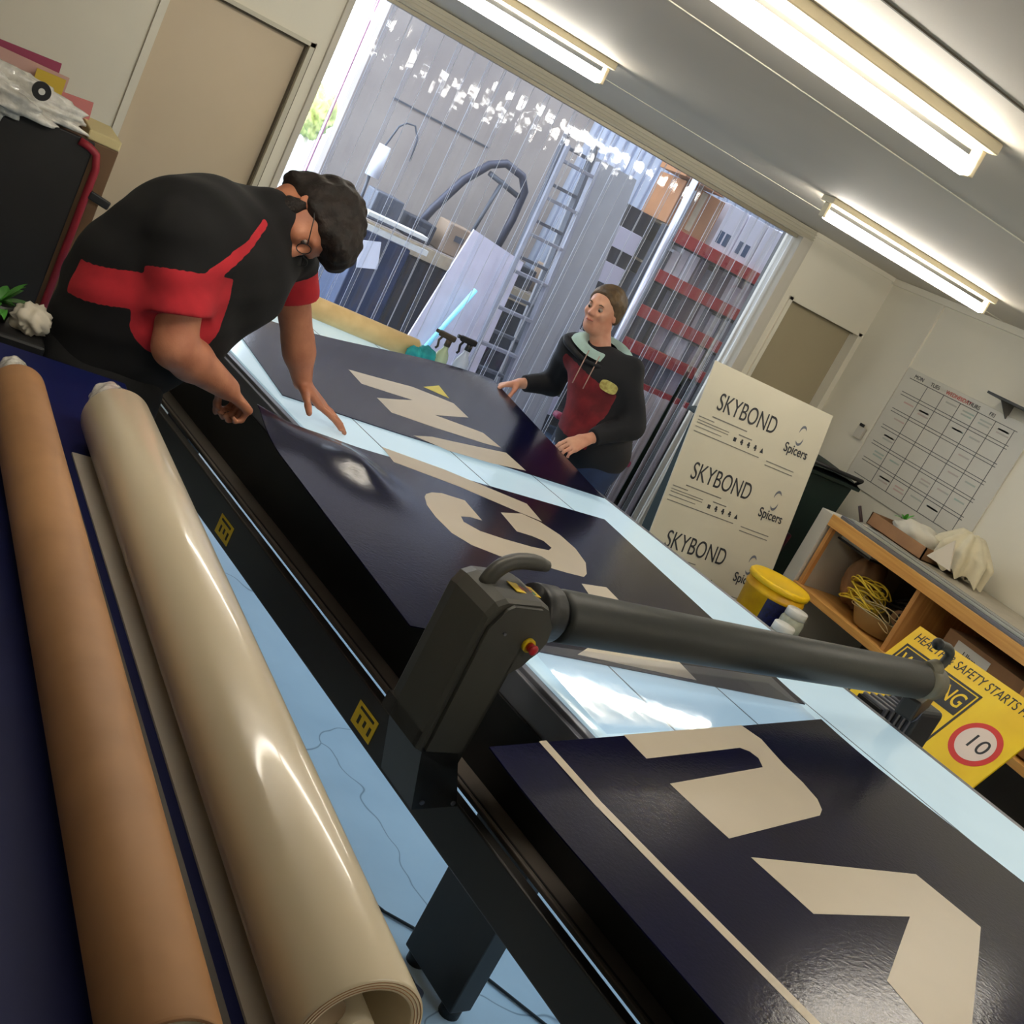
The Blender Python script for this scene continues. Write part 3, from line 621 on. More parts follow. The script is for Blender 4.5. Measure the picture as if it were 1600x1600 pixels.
# shirt
sd = nrm(np.array(rel)-np.array(rsh)); ld = nrm(np.array(lel)-np.array(lsh))
rhem = np.array(rsh)+sd*.185; lhem = np.array(lsh)+ld*.150
shirt = [ell((1.215, 2.995, .96), (.175, .205, .20), None, .06), ell((1.285, 2.98, 1.10), (.225, .225, .21), None, .08), cap((1.25, 2.96, 1.15), (1.38, 2.98, 1.26), .205, .195, .08),
         ell((1.30, 2.95, 1.29), (.19, .20, .17), None, .06), cap((1.28, 2.86, 1.32), (1.58, 3.08, 1.345), .125, .125, .08), ell((1.44, 2.98, 1.24), (.17, .17, .15), None, .06),
         cap((1.42, 2.97, 1.375), (1.475, 2.95, 1.425), .095, .082, .04),
         flat(rsh, rhem, .092, .083, .035), flat(lsh, lhem, .095, .082, .035)]
def hollow(prims, at, d, r, k=.01):
    return prims+[('s', (np.array(at)+np.array(d)*.0).astype(np.float32), r, k)]
def man_region(c):
    idx = np.zeros(len(c))
    def seg(a, b):
        a = np.array(a); b = np.array(b); t = np.clip(((c-a)@(b-a))/((b-a)@(b-a)), 0, 1); return t, np.linalg.norm(c-a-t[:, None]*(b-a), axis=1)
    tr, dr = seg(rsh, rhem); tl, dl = seg(lsh, lhem)
    # sleeves: red below a rising line
    sl = (dr < .125) & (tr > .42) & (c[:, 1] < 2.775); sl2 = (dl < .125) & (tl > .45) & (c[:, 0] > 1.62)
    idx[sl | sl2] = 1
    # side band from the armpit to the hip: between two lines in the x-z side view
    x, z, y = c[:, 0], c[:, 2], c[:, 1]
    up_ = np.interp(x, [.90, 1.00, 1.16, 1.24], [1.115, 1.135, 1.215, 1.235]); dn = np.interp(x, [.90, 1.00, 1.02, 1.20, 1.26], [1.02, 1.02, 1.055, 1.135, 1.16])
    idx[(y < 2.93) & (x < 1.24) & (z < up_) & (z > dn)] = 1
    # piping from the sleeve up to the collar
    a = np.array((1.235, 1.225)); b = np.array((1.40, 1.425)); p = np.stack([x, z], 1); t = np.clip(((p-a)@(b-a))/((b-a)@(b-a)), 0, 1); dd = np.linalg.norm(p-a-t[:, None]*(b-a), axis=1)
    idx[(y < 2.86) & (dd < .020*(1.1-.6*t))] = 1
    return idx
folds = lambda X, Y, Z_: .0030*np.sin(38*X+22*Z_+9*Y)*np.sin(17*Y+12*Z_)+.0022*np.sin(61*Z_-23*X)
sdf_part('polo_shirt', shirt, .005, masked('polo_fabric', m_shirtb, m_shirtr), man, 'black polo shirt with red side panels and sleeve ends', man_region, folds)
tr = [ell((1.20, 3.0, .86), (.175, .20, .15), None, .05), cap((1.22, 2.90, .85), (1.255, 2.89, .48), .135, .095, .04), cap((1.255, 2.89, .48), (1.18, 2.88, .06), .095, .075, .03),
      cap((1.20, 3.12, .85), (1.23, 3.13, .48), .135, .095, .04), cap((1.23, 3.13, .48), (1.16, 3.14, .06), .095, .075, .03)]
sdf_part('trousers', tr, .009, m_trou, man, None, None, lambda X, Y, Z_: .003*np.sin(30*Z_+14*X)*np.sin(20*Y))
for y in (2.88, 3.14): sdf_part('shoe', [cap((1.14, y, .045), (1.32, y, .038), .047, .040, .02), ell((1.13, y, .06), (.055, .048, .055), None, .02)], .007, m_black, man)
# hair, beard, glasses, eyes
def hair_wob(a, b): return lambda X, Y, Z_: a*np.sin(b*X+30*Y)*np.sin(b*.9*Z_-20*X)+a*.8*np.sin(b*.7*Y+b*.5*Z_)
hn = hu*.80-hf*.60
hr_ = [ell(HA(0, -.022, .040), tuple(1.10*v for v in (.092, .112, .104)), HM, .01), ell(HA(0, .045, .095), (.082, .068, .048), HM, .03), ell(HA(.03, .080, .085), (.055, .035, .035), HM, .02), ell(HA(-.02, .085, .075), (.045, .03, .03), HM, .02), ell(HA(0, -.07, -.035), (.078, .055, .075), HM, .02),
       ell(HA(.065, .0, .01), (.028, .045, .05), HM, .015), ell(HA(-.065, .0, .01), (.028, .045, .05), HM, .015),
       ('p', hn.astype(np.float32), float(hn@np.array(HA(0, .0, .0)))-.016, .02)]
sdf_part('hair', hr_, .005, m_hair, man, None, None, hair_wob(.0032, 120), 1)
bd = [cap(HA(-.068, -.004, -.012), HA(-.060, .012, -.055), .013, .020, .02), cap(HA(.068, -.004, -.012), HA(.060, .012, -.055), .013, .020, .02), cap(HA(-.060, .008, -.052), HA(-.038, .048, -.085), .024, .030, .02), cap(HA(.060, .008, -.052), HA(.038, .048, -.085), .024, .030, .02), cap(HA(-.04, .042, -.088), HA(.04, .042, -.088), .027, .027, .02), ell(HA(0, .060, -.10), (.040, .034, .034), HM, .02),
      cap(HA(-.026, .086, -.048), HA(.026, .086, -.048), .0075, .0075, .01), cap(HA(-.028, .082, -.052), HA(-.03, .066, -.08), .010, .014, .015), cap(HA(.028, .082, -.052), HA(.03, .066, -.08), .010, .014, .015)]
sdf_part('beard', bd, .005, m_beard, man, None, None, hair_wob(.0016, 190), 1)
for sx in (-1, 1):
    pb = PB(); pb.sph(HA(.030*sx, .0735, -.003), .0105); pb.m(1); pb.sph(HA(.030*sx, .0785, -.006), .0078); part('eye', pb, [m_eye, m_iris], man)
pb = PB()
for sx in (-1, 1):
    cn = [HA(.032*sx+.024*math.cos(a), .100, .0+.018*math.sin(a)) for a in np.linspace(0, 2*math.pi, 17)]; pb.tube(cn, .0016, 6, False); pb.tube([HA(.056*sx, .100, .006), HA(.080*sx, .04, .008), HA(.084*sx, -.02, .0)], .0016, 6)
pb.tube([HA(-.008, .101, .003), HA(.008, .101, .003)], .0016, 6); part('glasses', pb, m_black, man, 'thin dark framed glasses')
# collar of the polo
pb = PB(); cc = np.array((1.475, 2.955, 1.405)); an = nrm(np.array(HA(0, -.03, -.05))-np.array((1.44, 2.96, 1.36))); a1 = nrm(np.cross(an, (0, 1, 0))); a2 = np.cross(an, a1)
def colf(u, v):
    a = u*2*math.pi; rr = .080+.010*v; return tuple(cc+(a1*math.cos(a)+a2*math.sin(a))*rr+an*(.028-.035*v))
pb.grid(colf, 30, 5, True); part('collar', pb, [m_shirtb], man)

# ---------------------------------------------------------------- the woman
m_navyj = mat('navy_jacket_fabric', (11, 13, 22), .8, noise=.15, nscale=14, bump=.15, bscale=12)
m_maroon = mat('maroon_jacket_fabric', (130, 30, 40), .75, noise=.16, nscale=12, rgb2=(98, 20, 30), bump=.15, bscale=12)
m_mint = mat('mint_hood_lining', (176, 206, 200), .8, noise=.12, nscale=10)
m_jeans = mat('denim', (34, 52, 88), .8, noise=.2, nscale=20)
m_hair2 = mat('light_brown_hair', (104, 82, 54), .5, noise=.45, nscale=18, rgb2=(66, 50, 34), bump=.4, bscale=50)
wo = thing('person', 'young woman in navy and maroon hooded jacket lifting the far panel edge', 'person', (3.70, 3.58, 0), 'T')
gp_, GA, GM, gr, gf, gu = head_prims((3.497, 3.765, 1.505), (-.06, .02, .99), (-.93, -.32, -.22), .93)
gls, gle, glw = (3.62, 3.57, 1.325), (3.672, 3.450, 1.125), (3.445, 3.435, 1.005)
grs, gre, grw = (3.50, 3.835, 1.295), (3.59, 3.945, 1.09), (3.415, 3.955, 1.035)
gb = [cap((3.68, 3.60, .92), (3.63, 3.64, 1.15), .115, .105, .05), cap((3.62, 3.65, 1.15), (3.56, 3.70, 1.27), .11, .09, .05), cap((3.61, 3.62, 1.28), (3.515, 3.80, 1.28), .035, .035, .04),
      cap((3.55, 3.71, 1.33), GA(0, -.02, -.06), .048, .047, .02)]
gb += gp_
gb += [cap(gls, gle, .045, .036, .02), cap(gle, glw, .036, .024, .02), cap(grs, gre, .045, .036, .02), cap(gre, grw, .036, .024, .02)]
gb += [cap((3.67, 3.52, .88), (3.68, 3.50, .48), .075, .05, .03), cap((3.68, 3.50, .48), (3.72, 3.50, .09), .05, .035, .03), cap((3.70, 3.70, .88), (3.70, 3.71, .48), .075, .05, .03), cap((3.70, 3.71, .48), (3.73, 3.72, .09), .05, .035, .03)]
gb += hand(glw, (-.84, -.10, -.48), (-.35, .25, -.85), (-.1, .95, .2), [(.25, .95, .8), (.3, 1.0, .8), (.35, 1.05, .8), (.4, 1.1, .8)], .93, .02, (.75, .35, .6), .35)
gb += hand(grw, (-.84, .05, -.35), (-.35, -.25, -.85), (-.1, -.95, .2), [(.25, .95, .8), (.3, 1.0, .8), (.35, 1.05, .8), (.4, 1.1, .8)], .93, .02, (.75, .35, .6), .35)
sdf_part('body', gb, .005, m_skin2, wo)
gcuffL = np.array(gle)+(np.array(glw)-np.array(gle))*.86; gcuffR = np.array(gre)+(np.array(grw)-np.array(gre))*.86
jk = [ell((3.675, 3.605, .95), (.165, .185, .15), None, .05), cap((3.66, 3.62, 1.0), (3.60, 3.66, 1.22), .155, .150, .06), cap((3.605, 3.61, 1.285), (3.51, 3.81, 1.28), .082, .078, .06),
      cap(gls, gle, .066, .057, .03), flat(gle, gcuffL, .056, .040, .03), cap(grs, gre, .062, .055, .03), flat(gre, gcuffR, .053, .040, .03), cap((3.56, 3.70, 1.27), (3.555, 3.705, 1.315), .062, .050, .03)]
gfw = nrm((-.88, -.47, 0)); gsd = nrm((.47, -.88, 0))
def wo_region(c):
    idx = np.zeros(len(c)); o = np.array((3.60, 3.66, 0)); d = c-o; f_ = d@gfw; s_ = d@gsd; z = c[:, 2]
    def near(a, b, r):
        a = np.array(a); b = np.array(b); t = np.clip(((c-a)@(b-a))/((b-a)@(b-a)), 0, 1); return np.linalg.norm(c-a-t[:, None]*(b-a), axis=1) < r
    arm = near(gls, gle, .080) | near(gle, gcuffL, .072) | near(grs, gre, .08) | near(gre, gcuffR, .07)
    mid_ = (z < 1.235-.16*s_) & (z > .955-.10*s_) & (f_ > .02) & (~arm) & (s_ < .115)
    idx[mid_] = 1
    return idx
sdf_part('hooded_jacket', jk, .005, masked('jacket_fabric', m_navyj, m_maroon), wo, 'navy jacket with a maroon front panel', wo_region, lambda X, Y, Z_: .0028*np.sin(44*Z_+20*X)*np.sin(16*Y-10*Z_)+.002*np.sin(30*X-40*Y))
# hood: a draped collar roll, lining showing
hc_ = np.array((3.545, 3.705, 1.355))
def hood(u, v, k=0):
    a = u*2*math.pi; back = .5-.5*math.cos(a); rr = .056+(.042+.045*back**.6)*v+.006*math.sin(4*a+1)*v
    p = hc_+gfw*math.cos(a)*rr+gsd*math.sin(a)*rr*1.22
    return (p[0], p[1], 1.330+.060*back+.026*math.sin(v*math.pi)-.024*v*(1-back)-.006*v)
pb = PB(); pb.grid(lambda u, v: hood(u, v*.94), 40, 8, True); part('hood_lining', pb, m_mint, wo, 'pale mint hood lining')
pb = PB(); pb.tube([tuple(np.array(hood(k/48, 1.08))-np.array((0, 0, .008))) for k in range(49)], [.010+.012*math.sin(math.pi*k/48) for k in range(49)], 10, False); part('hood', pb, m_navyj, wo)
for s0 in (-.02, .035):
    pb = PB(); pb.tube([tuple(hc_+gfw*(.10+.012*k)+gsd*(s0+.004*k)+np.array((0, 0, -.025-.038*k))) for k in range(5)], .0028, 6); part('drawstring', pb, mat('drawstring', (170, 140, 130), .8), wo)
pc = np.array((3.60, 3.66, 0))+gsd*.075+gfw*.138; pc[2] = 1.235
pb = PB()
ov = []
for k in range(24):
    a = 2*math.pi*k/24; ov.append(tuple(pc+gsd*.042*math.copysign(abs(math.cos(a))**.7, math.cos(a))+np.array((0, 0, .024*math.copysign(abs(math.sin(a))**.7, math.sin(a))))))
pb.prism(ov, tuple(gfw*.010)); part('chest_patch', pb, mat('patch_yellow', (206, 200, 120), .7, noise=.15, nscale=60, rgb2=(170, 150, 80)), wo, 'pale yellow embroidered chest patch')
jt = [ell((3.69, 3.61, .90), (.145, .17, .12), None, .04), cap((3.67, 3.53, .88), (3.685, 3.51, .48), .098, .066, .03), cap((3.685, 3.51, .48), (3.73, 3.50, .06), .066, .055, .03), cap((3.71, 3.70, .88), (3.71, 3.71, .48), .098, .066, .03), cap((3.71, 3.71, .48), (3.74, 3.72, .06), .066, .055, .03)]
sdf_part('jeans', jt, .009, m_jeans, wo)
for y in (3.50, 3.72): sdf_part('shoe', [cap((3.75, y, .04), (3.60, y-.04, .035), .040, .034, .02)], .007, m_black, wo)
hn = gu*.62-gf*.78
gh = [ell(GA(0, -.018, .036), (.080, .099, .086), GM, .01), ell(GA(0, -.085, .035), (.03, .035, .035), GM, .03), cap(GA(0, -.10, .03), GA(0, -.105, -.05), .020, .012, .02), ell(GA(.066, -.02, .0), (.02, .04, .045), GM, .01), ell(GA(-.066, -.02, .0), (.02, .04, .045), GM, .01),
      ('p', hn.astype(np.float32), float(hn@np.array(GA(0, 0, 0)))-.012, .012)]
sdf_part('hair', gh, .004, m_hair2, wo, 'light brown hair tied back', None, hair_wob(.0012, 160), 1)
for sx in (-1, 1):
    pb = PB(); pb.sph(GA(.030*sx, .0785, .000), .0108); pb.m(1); pb.sph(GA(.030*sx, .0835, -.002), .0072); part('eye', pb, [m_eye, m_iris], wo)
for sx in (-1, 1):
    pb = PB(); pb.tube([GA(.018*sx, .092, .020), GA(.030*sx, .092, .024), GA(.044*sx, .084, .020)], [.0015, .0028, .0012], 6); part('eyebrow', pb, m_hair2, wo)
pb = PB(); pb.sph(GA(0, .087, -.060), .010, sc=(1, 1, 1), R=None) if False else pb.tube([GA(-.020, .086, -.060), GA(-.008, .094, -.058), GA(0, .0945, -.060), GA(.008, .094, -.058), GA(.020, .086, -.060)], [.002, .0042, .0042, .0042, .002], 8); part('lips', pb, m_lips, wo)
# ================================================================ LEFT BENCH WITH ROLLS (R frame)
m_navyb = mat('navy_vinyl_top', (8, 18, 70), .6, spec=.2, noise=.12, nscale=4)
m_card = mat('brown_kraft', (152, 110, 70), .6, noise=.10, nscale=5, rgb2=(136, 96, 58), bump=.05, bscale=20)
m_cards = mat('cardboard', (150, 112, 78), .8, noise=.12, nscale=8)
m_sheet = mat('white_board_sheet', (188, 180, 166), .5, noise=.03)
m_vin = mat('pearl_vinyl', (206, 192, 164), .30, noise=.04, nscale=2.5, coat=.5)
m_plas = mat('clear_wrap', (222, 218, 208), .2, noise=.2, nscale=30, bump=.6, bscale=30, coat=.6)
bn = thing('cutting_bench', 'navy topped bench on the left under the long rolls', 'bench', (.0, 1.4, 0))
pb = PB(); pb.box(-.75, .665, -.45, 2.90, .895, .93, .006); part('bench_top', pb, m_navyb, bn)
pb = PB(); pb.box(-.70, .60, -.40, 2.84, .78, .895); part('apron', pb, m_black, bn)
for x in (-.66, .56):
    for y in (-.36, 2.78):
        pb = PB(); pb.box(x-.035, x+.035, y-.035, y+.035, 0, .78, .004); part('leg', pb, m_black, bn)
pb = PB(); pb.obox((0, 0, 0), (.20, 2.1, .004)); 
for v in pb.bm.verts: v.co = Matrix.Rotation(math.radians(2.6), 3, 'Z') @ v.co+Vector((.628, 1.26, .9325))
solo('board_sheet', pb, m_sheet, 'white board sheet lying under the pearl white roll', 'board', (.62, 1.26, .93))
pb = PB(); pb.obox((0, 0, 0), (.012, 2.2, .010))  # grey strip laid in for the dark shadow line beside the board sheet
for v in pb.bm.verts: v.co = Matrix.Rotation(math.radians(2.6), 3, 'Z') @ v.co+Vector((.500, 1.26, .9355))
solo('shadow_strip', pb, mat('shadow_grey', (90, 86, 82), .4, metal=.3), 'thin grey strip for the shadow line between the brown roll and the white board sheet', 'strip', (.5, 1.26, .93))
def roll(name, label, far_, near_, r, wall, mt, inner, tubes, cap_m, group):
    a, b = Vector(far_), Vector(near_); d = (b-a).normalized(); q = d.to_track_quat('Z', 'Y').to_matrix(); L = (b-a).length
    t = thing(name, label, 'roll', ((a.x+b.x)/2, (a.y+b.y)/2, .931), group=group)
    def ring(rad, h): return lambda u: a+d*h+q @ Vector((rad*math.cos(u*2*math.pi), rad*math.sin(u*2*math.pi), 0))
    def mk(pr):
        pb = PB()
        def fn(u, v):
            i = int(round(v*(len(pr)-1))); return ring(pr[i][0], pr[i][1])(u)
        pb.grid(fn, 56, len(pr)-1, True); return pb
    part('wrapped_sheet', mk([(r-wall, L-.5), (r-wall, L-.002), (r-wall+.001, L), (r-.001, L), (r, L-.003), (r, L*.5), (r, .003), (r-.001, 0), (r-wall, 0), (r-wall, .25)]), mt, t)
    for k in range(3):
        rr = r-wall*(.25+.25*k); part('roll_layer', mk([(rr, L-.003), (rr, L+.0006), (rr+.0008, L+.0006), (rr+.0008, L-.003)]), inner, t)
    for (ox, oy, tr_, tm, back) in tubes:
        o = q @ Vector((ox, oy, 0)); pb = PB(); pb.tube([a+o+d*.02, a+o+d*(L-back)], tr_, 20); part('core_tube', pb, tm, t)
    # plastic wrapped end plug
    pb = PB(); rs2 = random.Random(5)
    def pf(u, v):
        an = u*2*math.pi; rad = (r-.012)*(1-.35*v)*(1+.05*math.sin(7*an+9*v)); return a-d*(.125*v)+q @ Vector((rad*math.cos(an), rad*math.sin(an), 0))
    pb.grid(pf, 32, 7, True); e = [v for v in pb.bm.verts]; pb.sph(a-d*.122, (r-.012)*.64, 16, (1, .35, 1)); part('plastic_wrap', pb, cap_m, t, 'crumpled clear plastic end wrap'); return t
m_tubew = mat('white_core_tube', (226, 214, 190), .45, noise=.03)
roll('vinyl_roll', 'big pearl white roll lying on the bench, nearest the table', (.552, 2.37, 1.0065), (.617, .765, 1.0065), .0705, .014, m_vin, m_cards,
     [(.018, -.018, .017, m_tubew, .02), (-.020, -.010, .022, mat('grey_core', (150, 132, 112), .6), .035), (.0, .030, .016, m_tubew, .06)], m_plas, 'long material rolls on the left bench')
roll('kraft_roll', 'long brown kraft paper roll at the left edge of the photo', (.360, 2.43, .986), (.426, .745, .986), .0545, .005, m_card, m_cards,
     [(.0, .002, .040, m_tubew, .006), (.030, -.030, .008, m_yel, .004)], m_plas, 'long material rolls on the left bench')

# ---------------- behind the left bench
cb = thing('cabinet', 'black fronted cabinet with a red edge and brown side in the back left corner', 'cabinet', (.2, 5.2, 0))
pb = PB(); pb.box(-.55, .785, 5.03, 5.45, 0, 1.205, .004); part('carcass', pb, mat('brown_laminate', (104, 76, 48), .6, noise=.15), cb)
pb = PB(); pb.box(-.55, .690, 5.005, 5.03, .06, 1.204, .006); part('door', pb, mat('black_panel', (20, 18, 19), .6, noise=.2, nscale=3), cb)
pb = PB(); pb.tube([(.63, 5.0, 1.190), (.67, 5.0, 1.183), (.705, 5.0, 1.165), (.722, 5.0, 1.11), (.722, 5.0, .04)], .016, 10); part('red_edging', pb, mat('dark_red_edging', (140, 24, 40), .5), cb)
pb = PB(); pb.obox((.775, 4.995, 1.0), (.09, .02, .035), Matrix.Rotation(.2, 3, 'Y'), .006); part('handle', pb, m_black, cb)
pb = PB(); pb.box(.655, .785, 5.03, 5.44, 1.2055, 1.245, .006); solo('foam_block', pb, mat('cream_foam', (206, 190, 140), .8), 'cream block on the right end of the cabinet top', 'block', (.7, 5.2, 1.205))
def crumple(c, s, seed, n=22, amp=.28, fl_=None, dr_y=-99):
    rr = random.Random(seed); ph = [rr.uniform(0, 6.28) for _ in range(9)]
    def fn(u, v):
        a = u*2*math.pi; b = v*math.pi; x, y, z = math.sin(b)*math.cos(a), math.sin(b)*math.sin(a), math.cos(b)
        k = 1+amp*(math.sin(5*x+ph[0]+3*z)*math.sin(6*y+ph[1])+.6*math.sin(11*z+ph[2]+7*x)*math.sin(9*y+ph[3])+.35*math.sin(19*x+ph[4])*math.sin(17*z+ph[5]+8*y))
        p = [c[0]+s[0]*x*k, c[1]+s[1]*y*k, c[2]+s[2]*z*k]
        if fl_ is not None and p[1] > dr_y: p[2] = max(p[2], fl_)
        return p
    pb = PB(); pb.grid(fn, n*2, n, True); return pb
solo('plastic_bag', crumple((.19, 5.05, 1.245), (.38, .13, .095), 2, 40, .22, 1.207, 4.998), m_plas, 'crumpled clear plastic wrapping heaped on the black cabinet', 'bag', (.3, 5.12, 1.206))
pb = PB()
for k, (x0, x1, c) in enumerate(((-.45, .52, 0), (-.45, .50, 1), (-.45, .54, 2), (.10, .62, 3))): pb.m(k).obox(((x0+x1)/2, 5.34+.02*k, 1.30+.012*k), (x1-x0, .012, .19-.02*k), Matrix.Rotation(-.02*k, 3, 'Y'))
t_ = thing('paper_stack', 'pink and yellow sheets standing on edge at the back of the cabinet top', 'papers', (.1, 5.36, 1.205))
cols = [(198, 160, 150), (206, 176, 60), (150, 60, 90), (196, 120, 120)]
for k, (x0, x1, dy, h, zc) in enumerate(((-.5, .555, 0, .155, 1.289), (.43, .545, -.03, .14, 1.284), (-.4, .52, .05, .165, 1.293), (.545, .675, -.015, .10, 1.262))):
    pb = PB(); pb.obox(((x0+x1)/2, 5.34+dy, zc), (x1-x0, .010, h), Matrix.Rotation(-.03*k, 3, 'Y')); part('sheet', pb, mat('paper_%s' % ('rose', 'yellow', 'plum', 'pink')[k], cols[k], .7), t_)
pb = PB(); pb.cyl((.435, 4.885, 1.315), (.435, 4.915, 1.315), .034, n=28); pb.m(1).cyl((.435, 4.880, 1.315), (.435, 4.89, 1.315), .012, n=20)
solo('tape_roll', pb, [m_black, m_white], 'black tape roll with a white core leaning on the plastic wrapping', 'tape', (.435, 4.9, 1.28))
# small stand with the plant
st = thing('storage_crate', 'black crate stand behind the left bench, half hidden', 'crate', (.15, 3.1, 0))
pb = PB(); pb.box(-.15, .46, 2.98, 3.24, 0, .90, .01); part('crate_body', pb, m_black, st)
pb = PB(); pb.box(-.16, .47, 2.97, 3.25, .89, .93, .008); part('rim', pb, m_black, st)
pl = thing('potted_plant', 'small green leafy plant at the left edge behind the bench', 'plant', (.345, 3.08, .931))
pb = PB(); pb.cyl((.345, 3.08, .931), (.345, 3.08, .975), .030, .038); part('pot', pb, m_black, pl)
rs_ = random.Random(11); m_leaf = mat('leaf_green', (52, 120, 32), .45, noise=.3, nscale=20)
for k in range(26):
    a = rs_.uniform(0, 6.28); el = rs_.uniform(.0, 1.1); L = rs_.uniform(.05, .11); b0 = Vector((.345, 3.08, .972)); dr = Vector((math.cos(a)*math.cos(el), math.sin(a)*math.cos(el), math.sin(el))); sd_ = dr.cross(Vector((0, 0, 1))).normalized()
    pb = PB()
    def lf(u, v, dr=dr, sd_=sd_, L=L, b0=b0): return b0+dr*L*u+sd_*(v-.5)*.026*math.sin(math.pi*min(1, u*.94+.06))+Vector((0, 0, -.03*u*u+.004*abs(v-.5)))
    pb.grid(lf, 7, 2); part('leaf', pb, m_leaf, pl)
solo('paper_bundle', crumple((.428, 3.06, .962), (.045, .05, .04), 5, 16, .2, .931), mat('crumpled_white_paper', (206, 198, 180), .8), 'crumpled white paper beside the green plant', 'paper', (.428, 3.06, .931))

# ================================================================ FLOOR THINGS
m_cord = mat('black_cord', (24, 28, 32), .5)
pts = [(1.30, 2.50), (1.44, 2.33), (1.537, 2.226), (1.606, 2.139), (1.676, 2.088), (1.75, 2.01), (1.827, 1.942), (1.889, 1.863), (1.951, 1.783), (2.05, 1.66), (2.2, 1.52)]
pb = PB(); pb.tube([(x, y, .006) for x, y in pts], .0045, 8); solo('extension_cord', pb, m_cord, 'black power cord snaking over the pale blue floor under the table', 'cord', (1.7, 2.05, 0))
pp = thing('power_plug', 'grey plug adaptor on the floor by the table leg', 'plug', (1.545, 1.83, 0))
pb = PB(); pb.obox((1.545, 1.82, .03), (.07, .05, .055), Matrix.Rotation(.5, 3, 'Z'), .012, 3); part('plug_body', pb, mat('dark_grey_plug', (62, 62, 70), .5), pp)
pb = PB(); pb.cyl((1.55, 1.835, .05), (1.53, 1.875, .065), .016); part('plug_cap', pb, m_black, pp)
pb = PB(); pb.tube([(1.52, 1.87, .06), (1.50, 1.95, .05), (1.42, 2.1, .006), (1.40, 2.3, .006)], .004, 8); part('lead', pb, m_cord, pp)

# ================================================================ FAR END OF THE TABLE
pb = PB(); A_, B_ = Vector((2.30, 4.625, .936)), Vector((3.12, 4.385, .936))
tr_ = thing('paper_roll', 'tan paper roll lying across the far end of the glowing table', 'roll', (2.7, 4.5, .886), 'T')
pb.tube([A_, B_], .050, 32); part('wrapped_paper', pb, mat('tan_paper', (226, 196, 140), .5, noise=.05, rgb2=(206, 172, 116)), tr_)
pb = PB(); pb.tube([B_-(B_-A_).normalized()*.002, B_+(B_-A_).normalized()*.012], .040, 24); part('core_tube', pb, m_tubew, tr_)
gl = thing('work_glove', 'teal cloth glove draped by the end of the tan paper roll', 'glove', (3.16, 4.36, .888), 'T')
for k, (c, s, sd2) in enumerate((((3.15, 4.335, .935), (.05, .045, .046), 3), ((3.085, 4.33, .925), (.035, .04, .038), 4))):
    part('cloth_fold', crumple(c, s, sd2, 14, .12, .8885), mat('teal_cloth', (40, 168, 170), .8, noise=.25, nscale=14, rgb2=(20, 120, 130)), gl)
def spray(x, y, h, r, mbody, mhead, label, rot):
    t = thing('spray_bottle', label, 'bottle', (x, y, .886), 'T', 'spray bottles at the far end of the table'); z0 = .8862
    pb = PB(); pb.lathe((x, y, z0), [(0, 0), (r*.95, 0), (r, .008), (r, h*.55), (r*.8, h*.72), (r*.42, h*.88), (r*.38, h), (0, h)], 28); part('bottle_body', pb, mbody, t)
    R_ = Matrix.Rotation(rot, 3, 'Z'); O = Vector((x, y, z0+h))
    hd_ = thing if False else None
    pb = PB(); pb.cyl(O, O+Vector((0, 0, .03)), r*.45); pb.obox(O+R_ @ Vector((.015, 0, .045)), (.085, .026, .028), R_, .006); pb.cyl(O+R_ @ Vector((.05, 0, .048)), O+R_ @ Vector((.075, 0, .048)), .009); hh_ = part('spray_head', pb, mhead, t)
    pb = PB(); pb.tube([O+R_ @ Vector(p) for p in ((.035, 0, .036), (.045, 0, .012), (.038, 0, -.018), (.045, 0, -.03))], .006, 8); part('trigger', pb, mhead, hh_)
m_bot = mat('pale_green_bottle', (190, 206, 170), .25, noise=.08, alpha=.85); m_bot2 = mat('clear_bottle', (206, 214, 226), .15, alpha=.6)
spray(3.235, 4.33, .125, .034, m_bot, mat('brown_trigger', (60, 48, 34), .4), 'spray bottle with pale green body and dark trigger beside the teal glove', 2.4)
spray(3.31, 4.27, .150, .036, m_bot2, m_black, 'taller clear spray bottle with black trigger, right of the pale green one', 2.9)

# ================================================================ BOARD, BINS, STOOL BEHIND THE TABLE
m_acm = mat('white_composite_board', (206, 200, 180), .45, noise=.03, nscale=3); m_ink = mat('print_ink', (44, 46, 52), .6); m_ink2 = mat('faded_print_ink', (120, 118, 112), .7); m_gap2 = mat('logo_grey', (104, 108, 118), .6)
bd_ = thing('composite_board', 'tall white composite board printed SKYBOND leaning behind the table', 'board', (4.3, 4.75, 0))
TL, TR, BL = Vector((3.800, 4.80, 1.486)), Vector((4.727, 4.80, 1.485)), Vector((3.800, 4.47, .0))
yl = (TL-BL).normalized(); xl = (TR-TL).normalized(); zl = xl.cross(yl).normalized()
pb = PB(); c_ = (TL+TR)/2; hgt = (TL-BL).length; pb.obox(c_-yl*hgt/2+zl*-.004, ((TR-TL).length, hgt, .006), Matrix((xl, yl, zl)).transposed()); part('panel', pb, m_acm, bd_)
def bp_(u, v): return TL+xl*u-yl*v
